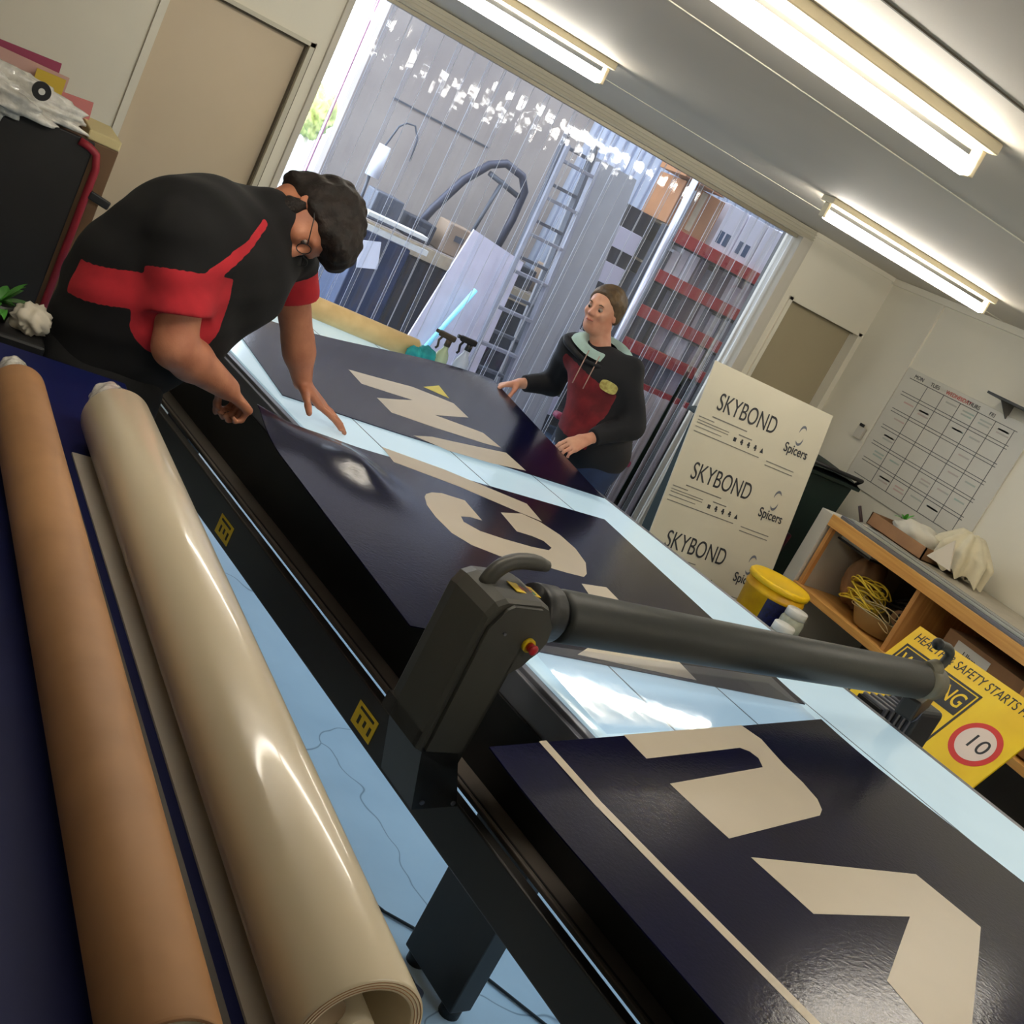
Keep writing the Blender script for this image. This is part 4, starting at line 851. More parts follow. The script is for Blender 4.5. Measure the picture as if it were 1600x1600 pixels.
for k, v0 in enumerate((.115, .50, .885)):
    text('printed_word', 'SKYBOND', .135, bp_(.115, v0+.075), xl, yl, m_ink, bd_, .0006, width=.44)
    text('printed_word', 'Spicers', .075, bp_(.665, v0+.150), xl, yl, m_ink, bd_, .0006, width=.185, bold=.001)
    for s_, ph in ((1, .9), (-1, .9+math.pi)):
        pb = PB(); cx = bp_(.755, v0+.060); ar = []
        for j in range(11):
            a = ph+j*.2; ar.append(cx+(xl*math.cos(a)*.028*1.05+yl*math.sin(a)*.045)*1.0+xl*.006*s_)
        wv = [.001+.014*math.sin(math.pi*j/10) for j in range(11)]; outl = [p+(p-cx).normalized()*wv[j] for j, p in enumerate(ar)]+[p for p in ar[::-1]]
        pb.prism([tuple(p+zl*.0004) for p in outl], tuple(zl*.0005)); part('logo_swirl', pb, m_gap2, bd_)
    def bar(u0, u1, v, h, m_=m_ink2):
        pb = PB(); pb.obox(bp_((u0+u1)/2, v)+zl*.0002, (u1-u0, h, .001), Matrix((xl, yl, zl)).transposed()); return pb
    pb = PB(); Rb = Matrix((xl, yl, zl)).transposed()
    for (u0, u1, v, h) in ((.115, .375, .158, .006), (.03, .14, .182, .005), (.03, .26, .200, .004), (.03, .26, .214, .004), (.03, .22, .236, .004), (.03, .52, .262, .005), (.58, .80, .262, .005), (.58, .80, .285, .005), (.33, .43, .190, .006)):
        pb.obox(bp_((u0+u1)/2, v0+v)+zl*.0002, (u1-u0, h, .001), Rb)
    part('fine_print', pb, m_ink2, bd_)
    pb = PB()
    for j in range(5):
        o = bp_(.315+.052*j, v0+.222)
        if j == 0: pb.obox(o+zl*.0002, (.020, .022, .001), Rb)
        elif j == 4: pb.prism([tuple(o+xl*-.013-yl*.012), tuple(o+xl*.013-yl*.012), tuple(o+yl*.016)], tuple(zl*.0007))
        else: pb.obox(o+zl*.0002, (.020, .010, .001), Rb); pb.obox(o+zl*.0002+yl*.010, (.012, .012, .001), Rb); pb.obox(o+zl*.0002-yl*.010+xl*.004, (.010, .008, .001), Rb)
    part('handling_symbol', pb, m_ink, bd_)
m_bin = mat('dark_green_bin', (16, 38, 32), .6, noise=.1)
def bin_(x0, x1, y0, y1, h, label):
    t = thing('wheelie_bin', label, 'bin', ((x0+x1)/2, (y0+y1)/2, 0), group='green wheelie bins behind the board')
    pb = PB(); a = [(x0+.05, y0+.05), (x1-.05, y0+.05), (x1-.05, y1-.05), (x0+.05, y1-.05)]; b = [(x0, y0), (x1, y0), (x1, y1), (x0, y1)]
    va = [pb.bm.verts.new((*p, .06)) for p in a]; vb = [pb.bm.verts.new((*p, h-.10)) for p in b]
    pb.bm.faces.new(va[::-1]); pb.bm.faces.new(vb)
    for k in range(4): pb.bm.faces.new((va[k], va[(k+1) % 4], vb[(k+1) % 4], vb[k]))
    bmesh.ops.bevel(pb.bm, geom=pb.bm.edges[:], offset=.02, segments=2, affect='EDGES'); part('bin_body', pb, m_bin, t)
    pb = PB(); pb.grid(lambda u, v: (x0-.02+(x1-x0+.04)*u, y0-.03+(y1-y0+.06)*v, h-.098+.075*math.sin(math.pi*min(1, max(0, u)))**.5*(.5+.5*math.sin(math.pi*v)**.4)), 14, 14); pb.box(x0-.02, x1+.02, y0-.03, y1+.03, h-.115, h-.092, .006); part('lid', pb, m_bin, t)
    pb = PB(); pb.tube([(x0+.04, y0-.02, h-.08), (x0+.04, y0-.06, h-.04), (x1-.04, y0-.06, h-.04), (x1-.04, y0-.02, h-.08)], .013, 8); part('handle', pb, m_black, t)
    pb = PB()
    for x in (x0+.04, x1-.08): pb.cyl((x, y1-.06, .10), (x+.04, y1-.06, .10), .10)
    part('wheel', pb, m_black, t)
bin_(4.32, 4.80, 4.98, 5.42, 1.23, 'dark green wheelie bin peeking out left of the SKYBOND board')
bin_(4.98, 5.52, 5.12, 5.72, 1.22, 'dark green wheelie bin right of the SKYBOND board, beside the wooden bench')
pb = PB(); pb.obox((4.93, 4.95, .38), (.10, .12, .74), Matrix.Rotation(.12, 3, 'Y'), .01); solo('folded_crate', pb, mat('dark_red_plastic', (110, 28, 34), .5, rgb2=(36, 20, 40), noise=.3, nscale=14), 'dark red folded crate standing between the board and the wooden bench', 'crate', (4.93, 4.95, 0))
# office chair behind the woman
ch = thing('office_chair', 'office chair with a magenta armrest behind the woman', 'chair', (3.60, 5.36, 0))
m_mag = mat('magenta_vinyl', (150, 48, 88), .5, noise=.1)
chx, chy = 3.60, 5.36
pb = PB(); pb.obox((chx, chy, .50), (.46, .44, .07), None, .03, 3); part('seat', pb, m_black, ch)
pb = PB(); pb.obox((chx-.22, chy, .60), (.05, .36, .14), None, .02, 3); part('backrest', pb, m_black, ch)
for s_ in (-1, 1):
    pb = PB(); pb.obox((chx+.12, chy+.26*s_, .755), (.25, .07, .04), Matrix.Rotation(.05, 3, 'Y'), .015, 3); ar_ = part('armrest', pb, m_mag, ch, 'magenta armrest pad')
    pb = PB(); pb.tube([(chx+.13, chy+.26*s_, .745), (chx+.10, chy+.26*s_, .56), (chx+.06, chy+.18*s_, .48)], .014, 8); part('armrest_post', pb, m_black, ar_)
pb = PB(); pb.cyl((chx, chy, .12), (chx, chy, .48), .028); part('gas_column', pb, m_black, ch)
for k in range(5):
    a = k*2*math.pi/5; e = (chx+.28*math.cos(a), chy+.28*math.sin(a)); pb = PB(); pb.tube([(chx, chy, .13), (e[0], e[1], .07)], [.024, .014], 8); lg = part('leg', pb, m_black, ch)
    pb = PB(); pb.cyl((e[0]-.012, e[1], .028), (e[0]+.012, e[1], .028), .028); part('castor', pb, m_black, lg)

# ================================================================ WOODEN BENCH ON THE RIGHT (R frame)
m_pine = wood('pine_timber', (222, 168, 92), (204, 146, 74), (40, 2.5, 60)); m_pine2 = wood('pine_post', (204, 148, 84), (180, 122, 64), (40, 60, 3))
m_greyb = mat('grey_backing', (96, 92, 88), .8, noise=.1); m_dark = mat('dark_under_shelf', (24, 22, 24), .8)
wb = thing('wooden_bench', 'pine framed workbench with open bays along the right wall', 'bench', (5.3, 3.2, 0))
yA, yB = 1.3, 4.60
pb = PB(); pb.box(4.93, 5.75, yA, yB, .985, 1.005); part('worktop', pb, mat('worn_worktop', (176, 168, 150), .6, noise=.1), wb)
pb = PB(); pb.box(4.915, 4.935, yA, yB, .935, 1.005, .002); part('front_rail', pb, m_pine, wb)
pb = PB(); pb.box(4.915, 4.96, yA, yB, .525, .565, .002); part('shelf_rail', pb, m_pine, wb)
pb = PB(); pb.box(4.96, 5.72, yA, yB, .535, .555); part('shelf', pb, m_pine, wb)
for y in (4.575, 3.845, 3.05, 2.2, 1.32):
    pb = PB(); pb.box(4.935, 4.965 if y > 4.5 else 5.70, y-.014, y+.014, .565, .985, .001); part('divider' if y < 4.5 else 'corner_post', pb, m_pine2, wb)
    pb = PB(); pb.box(4.92, 4.965, y-.022, y+.022, 0, .525, .001); part('leg', pb, m_pine2, wb)
pb = PB(); pb.box(4.92, 5.75, 4.605, 4.70, 0, 1.0, .002); part('end_panel', pb, m_wall_l, wb)
pb = PB(); pb.box(5.72, 5.74, yA, yB, .0, .985); part('back_panel', pb, m_greyb, wb)
pb = PB(); pb.box(4.99, 5.7, yA, 4.55, .0, .02); part('base_panel', pb, m_dark, wb)
# aluminium lengths on the bench front edge
for k, (x, z, wd, hh, c) in enumerate(((4.955, 1.006, .035, .018, 0), (4.995, 1.006, .03, .026, 1), (5.035, 1.006, .035, .014, 0), (4.965, 1.0245, .028, .016, 1), (5.08, 1.006, .04, .02, 0), (5.005, 1.0325, .024, .014, 1))):
    pb = PB(); pb.box(x-wd/2, x+wd/2, 1.5, 4.56-.03*k, z, z+hh, .002); pb.m(1).box(x-wd/2+.006, x+wd/2-.006, 1.5, 4.555-.03*k, z+hh-.001, z+hh+.0004)
    solo('aluminium_extrusion', pb, [m_alu if c == 0 else mat('pale_aluminium', (188, 188, 180), .35, metal=.5), mat('extrusion_slot', (60, 62, 64), .5)],
         ('silver extrusion at the very front edge of the wooden bench', 'pale extrusion second from the front on the wooden bench', 'silver extrusion third from the front on the wooden bench', 'pale thin extrusion stacked on the front one on the bench', 'silver extrusion furthest from the bench front', 'pale extrusion stacked on the second one on the bench')[k], 'extrusion', (x, 3, z), group='aluminium lengths on the wooden bench')
ma = thing('marker_pen', 'dark marker standing up at the far corner of the wooden bench', 'pen', (5.10, 4.57, 1.008))
pb = PB(); pb.cyl((5.10, 4.56, 1.03), (5.09, 4.62, 1.10), .010, n=12); part('barrel', pb, mat('dark_marker', (50, 30, 30), .5), ma)
tray = thing('cardboard_tray', 'shallow brown cardboard tray on the bench under the wall planner', 'box', (5.48, 4.5, 1.006))
pb = PB(); pb.box(5.32, 5.66, 4.25, 4.72, 1.0065, 1.012)
for a in ((5.32, 5.328, 4.25, 4.72), (5.652, 5.66, 4.25, 4.72), (5.32, 5.66, 4.25, 4.258), (5.32, 5.66, 4.712, 4.72)): pb.box(a[0], a[1], a[2], a[3], 1.0065, 1.085)
part('tray_body', pb, m_cards, tray)
solo('foam_offcut', crumple((5.47, 4.46, 1.09), (.12, .17, .075), 8, 16, .12, 1.014), mat('white_foam', (206, 200, 182), .8), 'white packing foam filling the cardboard tray', 'foam', (5.47, 4.46, 1.014))
fn_ = thing('fern_sprig', 'bright green plastic leaves sticking out of the cardboard tray', 'leaves', (5.46, 4.62, 1.12)); rs_ = random.Random(4)
for k in range(14):
    a = rs_.uniform(0, 6.28); el = rs_.uniform(.1, 1.2); L = rs_.uniform(.05, .09); b0 = Vector((5.46, 4.61, 1.13)); dr = Vector((math.cos(a)*math.cos(el), math.sin(a)*math.cos(el), math.sin(el))); sd_ = dr.cross(Vector((0, 0, 1))).normalized(); pb = PB()
    pb.grid(lambda u, v, dr=dr, sd_=sd_, L=L: b0+dr*L*u+sd_*(v-.5)*.02*math.sin(math.pi*min(1, u*.9+.1))+Vector((0, 0, -.02*u*u)), 6, 2); part('leaf', pb, mat('bright_leaf', (88, 176, 60), .5, noise=.2), fn_)
m_cloth = mat('cream_cloth', (216, 206, 176), .85, noise=.12, nscale=10)
pb = PB()
def cl(u, v):
    a = u*2*math.pi; x = math.cos(a); y = math.sin(a); f_ = 1+.16*math.sin(9*a)*(.3+v)+.08*math.sin(4*a+3*v)
    r_ = (.5*v if v < .35 else .175+.55*(v-.35))
    return (5.54+.16*x*f_*min(1, v*1.6)*.8, 4.20+.19*y*f_*min(1, v*1.6), 1.25-.232*max(0, v-.25)**1.1/.75**1.1+.022*math.sin(11*a)*v+.012)
pb.grid(cl, 96, 16, True); solo('cloth_bundle', pb, m_cloth, 'pleated cream cloth heaped against the wall on the bench', 'cloth', (5.54, 4.23, 1.006))
pb = PB(); pb.prism([(5.30, 4.03, 1.052), (5.30, 4.21, 1.052), (5.36, 4.15, 1.20)], (.01, 0, 0)); solo('paper_offcut', pb, mat('pale_card', (200, 190, 172), .8), 'pale triangular card offcut standing in front of the cream cloth', 'card', (5.30, 4.12, 1.052))
# bay contents
tub = thing('plastic_tub', 'round pale plastic tub in the left bay of the wooden bench', 'tub', (5.12, 4.10, .556))
pb = PB(); pb.lathe((5.13, 4.11, .5655), [(0, 0), (.12, 0), (.17, .10), (.18, .102), (.18, .108), (.165, .106), (.115, .012), (0, .012)], 40); part('tub_body', pb, mat('pale_plastic', (190, 176, 136), .4, noise=.08), tub)
def coil(c, R0, r, n, mt, name, label, seed, hz=.05, cat='rope'):
    rr = random.Random(seed); pts = []
    for i in range(n*24):
        a = i/24*2*math.pi; k = 1+.18*math.sin(i*.11+seed)+rr.uniform(-.03, .03); pts.append((c[0]+R0[0]*k*math.cos(a)+.02*math.sin(i*.07), c[1]+R0[1]*k*math.sin(a), c[2]+hz*math.sin(i*.05+seed)+.02*math.sin(a*2+i*.01)))
    pb = PB(); pb.tube(pts, r, 6); return solo(name, pb, mt, label, cat, c)
coil((5.06, 4.22, .72), (.07, .115), .0045, 14, mat('yellow_rope', (232, 200, 60), .6), 'rope_coil', 'tangled bright yellow rope coil spilling over the pale tub', 2, .06)
coil((5.22, 4.03, .735), (.06, .12), .009, 6, m_black, 'cable_coil', 'black cable coil leaning behind the yellow rope', 5, .05, 'cable')
coil((5.00, 4.07, .69), (.02, .14), .003, 3, mat('cream_wire', (200, 180, 130), .6), 'wire_coil', 'thin cream wire loop hanging over the tub front', 7, .04, 'wire')
solo('paper_bag', crumple((5.22, 4.42, .735), (.13, .09, .165), 6, 18, .10, .5655), m_cards, 'tall crumpled brown paper bag at the far end of the left bay', 'bag', (5.22, 4.42, .556))
pb = PB(); pb.cyl((5.08, 3.97, .72), (5.20, 4.02, .72), .045, n=28); pb.m(1).cyl((5.079, 3.97, .72), (5.085, 3.972, .72), .028, n=24); solo('tape_roll', pb, [m_cards, m_black], 'brown packing tape roll lying in the pale tub', 'tape', (5.14, 4.0, .675))
pb = PB(); pb.box(5.0, 5.35, 4.28, 4.54, .905, .945, .004); pb.m(1).box(4.99, 5.36, 4.27, 4.55, .895, .905); solo('white_carton', pb, [m_white, m_black], 'flat white carton tucked under the worktop in the left bay', 'carton', (5.17, 4.4, .895))
bx = thing('cardboard_box', 'cardboard box with a white address label in the right bay of the bench', 'box', (5.2, 3.25, .556))
pb = PB(); pb.box(5.01, 5.42, 2.98+.1, 3.62, .5655, .86, .003); part('box_body', pb, m_cards, bx)
pb = PB(); pb.box(5.0085, 5.0105, 3.32, 3.54, .735, .835); lb_ = part('label', pb, m_white, bx, 'white paper label')
text('label_writing', 'Ultra', .05, (5.0085, 3.48, .785), (0, -1, 0), (0, 0, 1), m_ink, bx, .001, width=.09)
pb = PB(); pb.box(5.02, 5.35, 2.30, 3.0, .5655, .78, .003); pb.m(1).box(5.018, 5.0205, 2.30, 3.0, .66, .68); solo('cardboard_box', pb, [m_cards, mat('box_tape', (120, 84, 52), .4)], 'long plain cardboard box at the right frame edge behind the yellow sign', 'box', (5.2, 2.6, .556))

# yellow site sign leaning on the bench
m_sy = mat('sign_yellow', (240, 204, 10), .4, noise=.05, nscale=3, rgb2=(226, 180, 6)); m_sk = mat('sign_black', (16, 16, 16), .45); m_sr = mat('sign_red', (196, 34, 26), .45); m_sw = mat('sign_white', (226, 206, 190), .45); m_spale = mat('faded_sign_print', (226, 206, 140), .5)
ys = thing('safety_sign', 'yellow black and red site safety sign with a 10 speed roundel leaning on the bench', 'sign', (4.5, 3.0, 0))
sTL, sTR = Vector((4.60, 3.468, .858)), Vector((4.60, 2.649, .888)); sdn = Vector((4.30, 3.37, .42)); sxl = (sTR-sTL).normalized()
syl = (sTL-sdn); syl = (syl-sxl*syl.dot(sxl)).normalized(); szl = sxl.cross(syl); Rs = Matrix((sxl, syl, szl)).transposed(); sw_, sh_ = (sTR-sTL).length, .78
def sp(u, v): return sTL+sxl*u-syl*v
pb = PB(); pb.obox(sp(sw_/2, sh_/2)-szl*.004, (sw_, sh_, .008), Rs); part('sign_plate', pb, m_sy, ys)
text('headline', 'HEALTH & SAFETY STARTS HERE', .068, sp(.035, .055), sxl, syl, m_sk, ys, .001, width=.76)
def frame(u0, u1, v0, v1, t_, m_, nm):
    pb = PB()
    for (a, b, c, d_) in ((u0, u1, v0, v0+t_), (u0, u1, v1-t_, v1), (u0, u0+t_, v0, v1), (u1-t_, u1, v0, v1)): pb.obox(sp((a+b)/2, (c+d_)/2)+szl*.0006, (b-a, d_-c, .0012), Rs)
    return part(nm, pb, m_, ys)
frame(.035, .515, .11, .525, .011, m_sk, 'warning_border')
pb = PB(); pb.obox(sp(.275, .195)+szl*.0006, (.44, .135, .0012), Rs); part('warning_band', pb, m_sk, ys)
text('warning_word', 'WARNING', .11, sp(.072, .195), sxl, syl, m_sy, ys, .0016, width=.405, bold=.001)
pb = PB(); a, b, c = sp(.11, .505), sp(.44, .505), sp(.275, .28); pb.prism([tuple(p+szl*.0004) for p in (a, b, c)], tuple(szl*.0008)); part('warning_triangle', pb, m_sk, ys)
pb = PB(); a, b, c = sp(.138, .492), sp(.412, .492), sp(.275, .305); pb.prism([tuple(p+szl*.0012) for p in (a, b, c)], tuple(szl*.0008)); part('warning_triangle', pb, m_sy, ys)
pb = PB(); pb.obox(sp(.275, .415)+szl*.0022, (.026, .065, .001), Rs); pb.obox(sp(.275, .470)+szl*.0022, (.026, .018, .001), Rs); part('exclamation_mark', pb, m_sk, ys)
cc_ = sp(.672, .305)
def disc(r0, z, m_, nm):
    pb = PB(); pb.prism([tuple(cc_+sxl*r0*math.cos(a)+syl*r0*math.sin(a)+szl*z) for a in [2*math.pi*k/48 for k in range(48)]], tuple(szl*.0008)); return part(nm, pb, m_, ys)
disc(.112, .0004, m_sr, 'speed_ring'); disc(.086, .0013, m_sw, 'speed_disc')
text('speed_number', '10', .105, cc_-sxl*.050+syl*.002, sxl, syl, m_sk, ys, .0022, width=.088)
text('faded_word', 'SPEED LIMIT', .075, sp(.55, .50), sxl, syl, m_spale, ys, .001, width=.23, bold=.0015)

# bucket and jars before the bench
bk = thing('yellow_bucket', 'round yellow bucket with a dark blue label standing before the bench end', 'bucket', (4.52, 4.30, 0))
pb = PB(); pb.box(4.08, 4.58, 3.70, 4.36, 0, .25, .01); solo('black_crate', pb, m_black, 'low black crate under the yellow bucket', 'crate', (4.33, 4.03, 0))
bk.location = Vector((4.35, 4.14, .252)); FR[bk.name] = ('R', Vector((4.35, 4.14, .252)))
pb = PB(); pb.lathe((4.35, 4.14, .252), [(0, 0), (.130, 0), (.137, .006), (.156, .325), (.162, .327), (.164, .345), (.158, .347), (.160, .375), (0, .375)], 44); part('bucket_body', pb, mat('bucket_yellow', (240, 190, 10), .4, noise=.06, rgb2=(214, 156, 8)), bk)
pb = PB(); pb.lathe((4.35, 4.14, .252), [(.158, .375), (.168, .375), (.170, .397), (.160, .407), (.13, .398), (0, .398)], 44); part('lid', pb, mat('lid_yellow', (250, 204, 20), .4), bk)
pb = PB()
def lbf(u, v):
    a = math.radians(-142+104*u+0); z_ = .07+.27*v; r_ = .137+.019*(z_-.006)/.319+.0012; return (4.35+r_*math.cos(a), 4.14+r_*math.sin(a), .252+z_)
pb.grid(lbf, 20, 4); part('label', pb, mat('label_blue', (18, 22, 82), .4, noise=.5, nscale=60, rgb2=(10, 12, 40)), bk, 'dark blue wrap label')
for k, (x, y, r, h, lbl) in enumerate(((4.30, 3.895, .062, .30, 'taller white jar right of the yellow bucket'), (4.185, 3.815, .062, .235, 'shorter white jar in front of the taller jar by the bucket'))):
    j = thing('paint_jar', lbl, 'jar', (x, y, .252), group='white jars by the yellow bucket')
    pb = PB(); pb.lathe((x, y, .252), [(0, 0), (r, 0), (r, h), (r*.85, h+.02), (0, h+.02)], 28); part('jar_body', pb, mat('jar_white', (186, 190, 172), .35, noise=.2, nscale=12, rgb2=(130, 132, 116)), j)
    pb = PB(); pb.lathe((x, y, .252+h+.02), [(0, 0), (r*.9, 0), (r*.9, .035), (r*.84, .04), (0, .04)], 28); part('lid', pb, m_white, j)

# wall planner and fittings on the right wall
wp = thing('wall_planner', 'large gridded wall planner fixed to the right wall above the bench', 'planner', (5.775, 4.97, 1.5))
pb = PB(); pb.box(5.768, 5.779, 4.40, 5.485, 1.10, 1.93, .001); part('planner_sheet', pb, mat('planner_white', (208, 204, 190), .45, noise=.02), wp)
m_line = mat('planner_line', (92, 92, 90), .7)
pb = PB(); ys_ = [5.41-.148*k for k in range(7)]; zr = [1.87, 1.775, 1.755, 1.655, 1.635, 1.535, 1.515, 1.415, 1.395, 1.295, 1.275, 1.175]
for z in zr: pb.box(5.7665, 5.7682, 4.50, 5.43, z-.0022, z+.0022)
part('row_line', pb, m_line, wp)
pb = PB()
for y in ys_[1:]: pb.box(5.7665, 5.7682, y-.002, y+.002, 1.175, 1.87)
part('column_line', pb, m_line, wp)
for nm, y, c in (('MON', 5.40, m_ink), ('TUES', 5.25, m_ink), ('WEDNESDAY', 5.11, m_sr), ('THURS', 4.93, m_ink), ('FRI', 4.74, m_ink)): text('heading', nm, .036, (5.7665, y, 1.893), (0, -1, 0), (0, 0, 1), c, wp, .001)
pb = PB(); rs_ = random.Random(9)
for k in range(30):
    y = 5.40-.148*rs_.randrange(6)-.01; z = 1.86-.12*rs_.randrange(6)
    for j in range(rs_.randrange(1, 3)):
        pb = PB(); pb.box(5.7670, 5.7682, y-.10-rs_.uniform(0, .02), y-.02, z-.025-.022*j, z-.015-.022*j); part('note_scribble', pb, mat('note_pink', (190, 160, 150), .7, rgb2=(160, 184, 170), noise=.5, nscale=3), wp)
sw = thing('wall_switch', 'small grey switch box with a dark knob left of the wall planner', 'switch', (5.77, 5.56, 1.42))
pb = PB(); pb.box(5.755, 5.779, 5.53, 5.60, 1.37, 1.45, .004); part('switch_box', pb, m_wall_l, sw)
pb = PB(); pb.box(5.745, 5.757, 5.545, 5.585, 1.452, 1.472, .003); part('knob', pb, m_black, sw)
sf = thing('wall_shelf', 'thin dark wall bracket shelf at the right frame edge above the planner', 'shelf', (5.7, 4.5, 2.0))
pb = PB(); pb.box(5.60, 5.779, 4.20, 4.70, 1.99, 2.005, .002); part('shelf_plate', pb, mat('dark_shelf', (50, 48, 42), .5), sf)
pb = PB(); pb.prism([(5.775, 4.62, 1.99), (5.65, 4.62, 1.99), (5.775, 4.62, 1.90)], (0, .008, 0)); part('bracket', pb, m_greyb, sf)

# ================================================================ WAREHOUSE BEYOND THE STRIPS
m_steelg = mat('grey_steel', (84, 88, 98), .45, metal=.3, noise=.1); m_red = mat('rack_red', (160, 34, 34), .45, noise=.1); m_ply = mat('particle_board', (190, 172, 144), .8, noise=.15, nscale=12)
wbk = thing('workshop_bench', 'long steel workbench with dark shelves against the warehouse wall', 'bench', (4.0, 9.1, 0))
pb = PB(); pb.box(3.05, 5.15, 8.6, 9.3, 1.02, 1.08, .004); part('worktop', pb, mat('grey_worktop', (150, 140, 134), .6, noise=.15), wbk)
pb = PB(); pb.box(3.1, 5.1, 8.66, 9.28, .08, 1.02); part('cabinet', pb, mat('dark_blue_cabinet', (28, 38, 58), .5, noise=.5, nscale=7, rgb2=(12, 16, 26)), wbk)
pb = PB(); pb.box(3.05, 5.15, 8.58, 8.60, .97, 1.07); part('front_strip', pb, m_ply, wbk)
for k in range(4):
    pb = PB(); pb.box(3.13+.5*k, 3.58+.5*k, 8.645, 8.66, .12, .95, .005); part('door', pb, mat('blue_black_door', (22, 30, 48), .35, noise=.2), wbk)
rs_ = random.Random(21)
things_ = ['steel toolbox on the far left of the workshop bench', 'dark tool case second from the left on the workshop bench', 'grey clamp block in the middle of the workshop bench', 'low dark crate left of the hoop on the workshop bench', 'small pale carton under the hoop on the workshop bench', 'brown carton at the right end of the workshop bench']
for k, lb in enumerate(things_):
    x = 3.18+.33*k; h = (.22, .16, .24, .14, .18, .26)[k]; pb = PB(); pb.box(x, x+.24, 8.66, 8.92, 1.081, 1.081+h, .01); pb.m(1).box(x+.08, x+.16, 8.65, 8.665, 1.081+h*.5, 1.081+h*.7)
    solo('tool_box', pb, [mat('tool_grey_%s' % 'abc'[k % 3], ((80, 84, 96), (48, 52, 64), (150, 128, 108))[k % 3], .5), m_steelg], lb, 'tool box', (x+.12, 8.8, 1.081), group='boxes along the workshop bench')
hoop = thing('bending_hoop', 'dark bent tube hoop rising from the workshop bench', 'hoop', (4.2, 9.0, 1.08))
pb = PB(); hp2 = [(3.70, 8.98, 1.09), (3.78, 8.98, 1.35), (3.92, 8.98, 1.66), (4.07, 8.98, 1.86), (4.20, 8.98, 1.93), (4.38, 8.98, 1.90), (4.46, 8.98, 1.80), (4.47, 8.98, 1.55), (4.44, 8.98, 1.09)]
pb.tube(hp2, .035, 10); part('hoop_tube', pb, mat('dark_steel', (58, 60, 76), .4, metal=.3), hoop)
pb = PB(); pb.tube([(4.10, 8.98, 1.80), (4.42, 8.98, 1.74)], .022, 8); pb.tube([(4.24, 8.98, 1.80), (4.16, 8.98, 1.09)], .018, 8); part('brace', pb, m_steelg, hoop)
pb = PB(); pb.box(3.38, 4.35, 9.79, 9.805, 1.98, 1.995); solo('wall_rail', pb, m_steelg, 'thin dark rail fixed on the warehouse wall above the hoop', 'rail', (3.9, 9.79, 1.98))
lampt = thing('bench_lamp', 'white lamp head with a curved cable on the left of the workshop bench', 'lamp', (3.2, 8.9, 1.08))
pb = PB(); pb.cyl((3.22, 9.05, 1.36), (3.22, 9.05, 1.62), .06, .05); part('lamp_head', pb, mat('lamp_white', (232, 232, 240), .5), lampt)
pb = PB(); pb.tube([(3.22, 9.05, 1.08), (3.20, 9.05, 1.36)], .014, 8); pb.tube([(3.22, 9.05, 1.62), (3.26, 9.05, 1.80), (3.31, 9.05, 1.85), (3.38, 9.05, 1.86), (3.44, 9.05, 1.78), (3.46, 9.05, 1.60)], .008, 8); part('lamp_arm', pb, m_steelg, lampt)
cut_ = thing('panel_saw_rail', 'bright white rail of a machine left of the workshop bench', 'machine', (3.0, 8.0, 0))
pb = PB(); pb.box(2.92, 3.42, 7.96, 8.10, 1.16, 1.19, .004); pb.box(2.95, 3.48, 8.0, 8.04, 1.06, 1.10); part('white_rail', pb, m_white, cut_)
pb = PB(); pb.box(2.98, 3.36, 8.02, 8.5, .0, 1.05, .01); part('machine_body', pb, mat('navy_machine', (30, 44, 78), .4, noise=.3), cut_)
pb = PB(); pb.obox((3.07, 8.012, .90), (.16, .010, .20), Matrix.Rotation(-.3, 3, 'Y')); solo('paper_notice', pb, mat('notice_white', (230, 230, 240), .6), 'white paper notice hanging on the machine beside the man\'s head', 'notice', (3.07, 8.012, .80))
# leaning pieces between bench and rack
pb = PB(); P0 = Vector((4.02, 7.6, 0)); pb.prism([(3.25, 7.35, .0), (3.95, 7.35, 0), (4.10, 7.75, 1.34), (3.62, 7.75, 1.40)], (.0, .02, 0)); solo('leaning_board', pb, mat('pale_board', (206, 200, 216), .6, noise=.08), 'pale board leaning left of the stepladder in the warehouse', 'board', (3.7, 7.5, 0))
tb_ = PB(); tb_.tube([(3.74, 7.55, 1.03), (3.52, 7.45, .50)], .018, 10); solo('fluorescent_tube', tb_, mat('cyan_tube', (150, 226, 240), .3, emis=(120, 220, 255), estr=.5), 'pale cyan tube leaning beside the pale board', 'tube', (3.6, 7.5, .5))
def ladder(xb, xt, yb, yt, h, wd, n, label, mt):
    t = thing('step_ladder', label, 'ladder', ((xb+xt)/2, (yb+yt)/2, 0), group='ladders leaning in the warehouse')
    for s_ in (-.5, .5):
        pb = PB(); a = Vector((xb+wd*s_, yb, 0)); b = Vector((xt+wd*.8*s_, yt, h)); d_ = b-a; pb.obox((a+b)/2, (.032, .07, d_.length), d_.to_track_quat('Z', 'Y').to_matrix(), .004); part('stile', pb, mt, t)
    for k in range(n):
        v = (k+.6)/n; c = Vector((xb+(xt-xb)*v, yb+(yt-yb)*v, h*v)); w_ = wd*(1-.2*v); pb = PB(); pb.box(c.x-w_/2, c.x+w_/2, c.y-.035, c.y+.035, c.z-.012, c.z+.012, .003); part('rung', pb, mt, t)
m_lad = mat('ladder_aluminium', (140, 142, 154), .4, metal=.4, noise=.1)
ladder(4.02, 4.08, 7.30, 7.62, 2.22, .36, 8, 'dark sided stepladder standing nearest the woman behind the strips', m_lad)
ladder(4.30, 4.32, 7.80, 8.2, 2.35, .34, 8, 'second ladder leaning behind the dark sided stepladder', m_steelg)
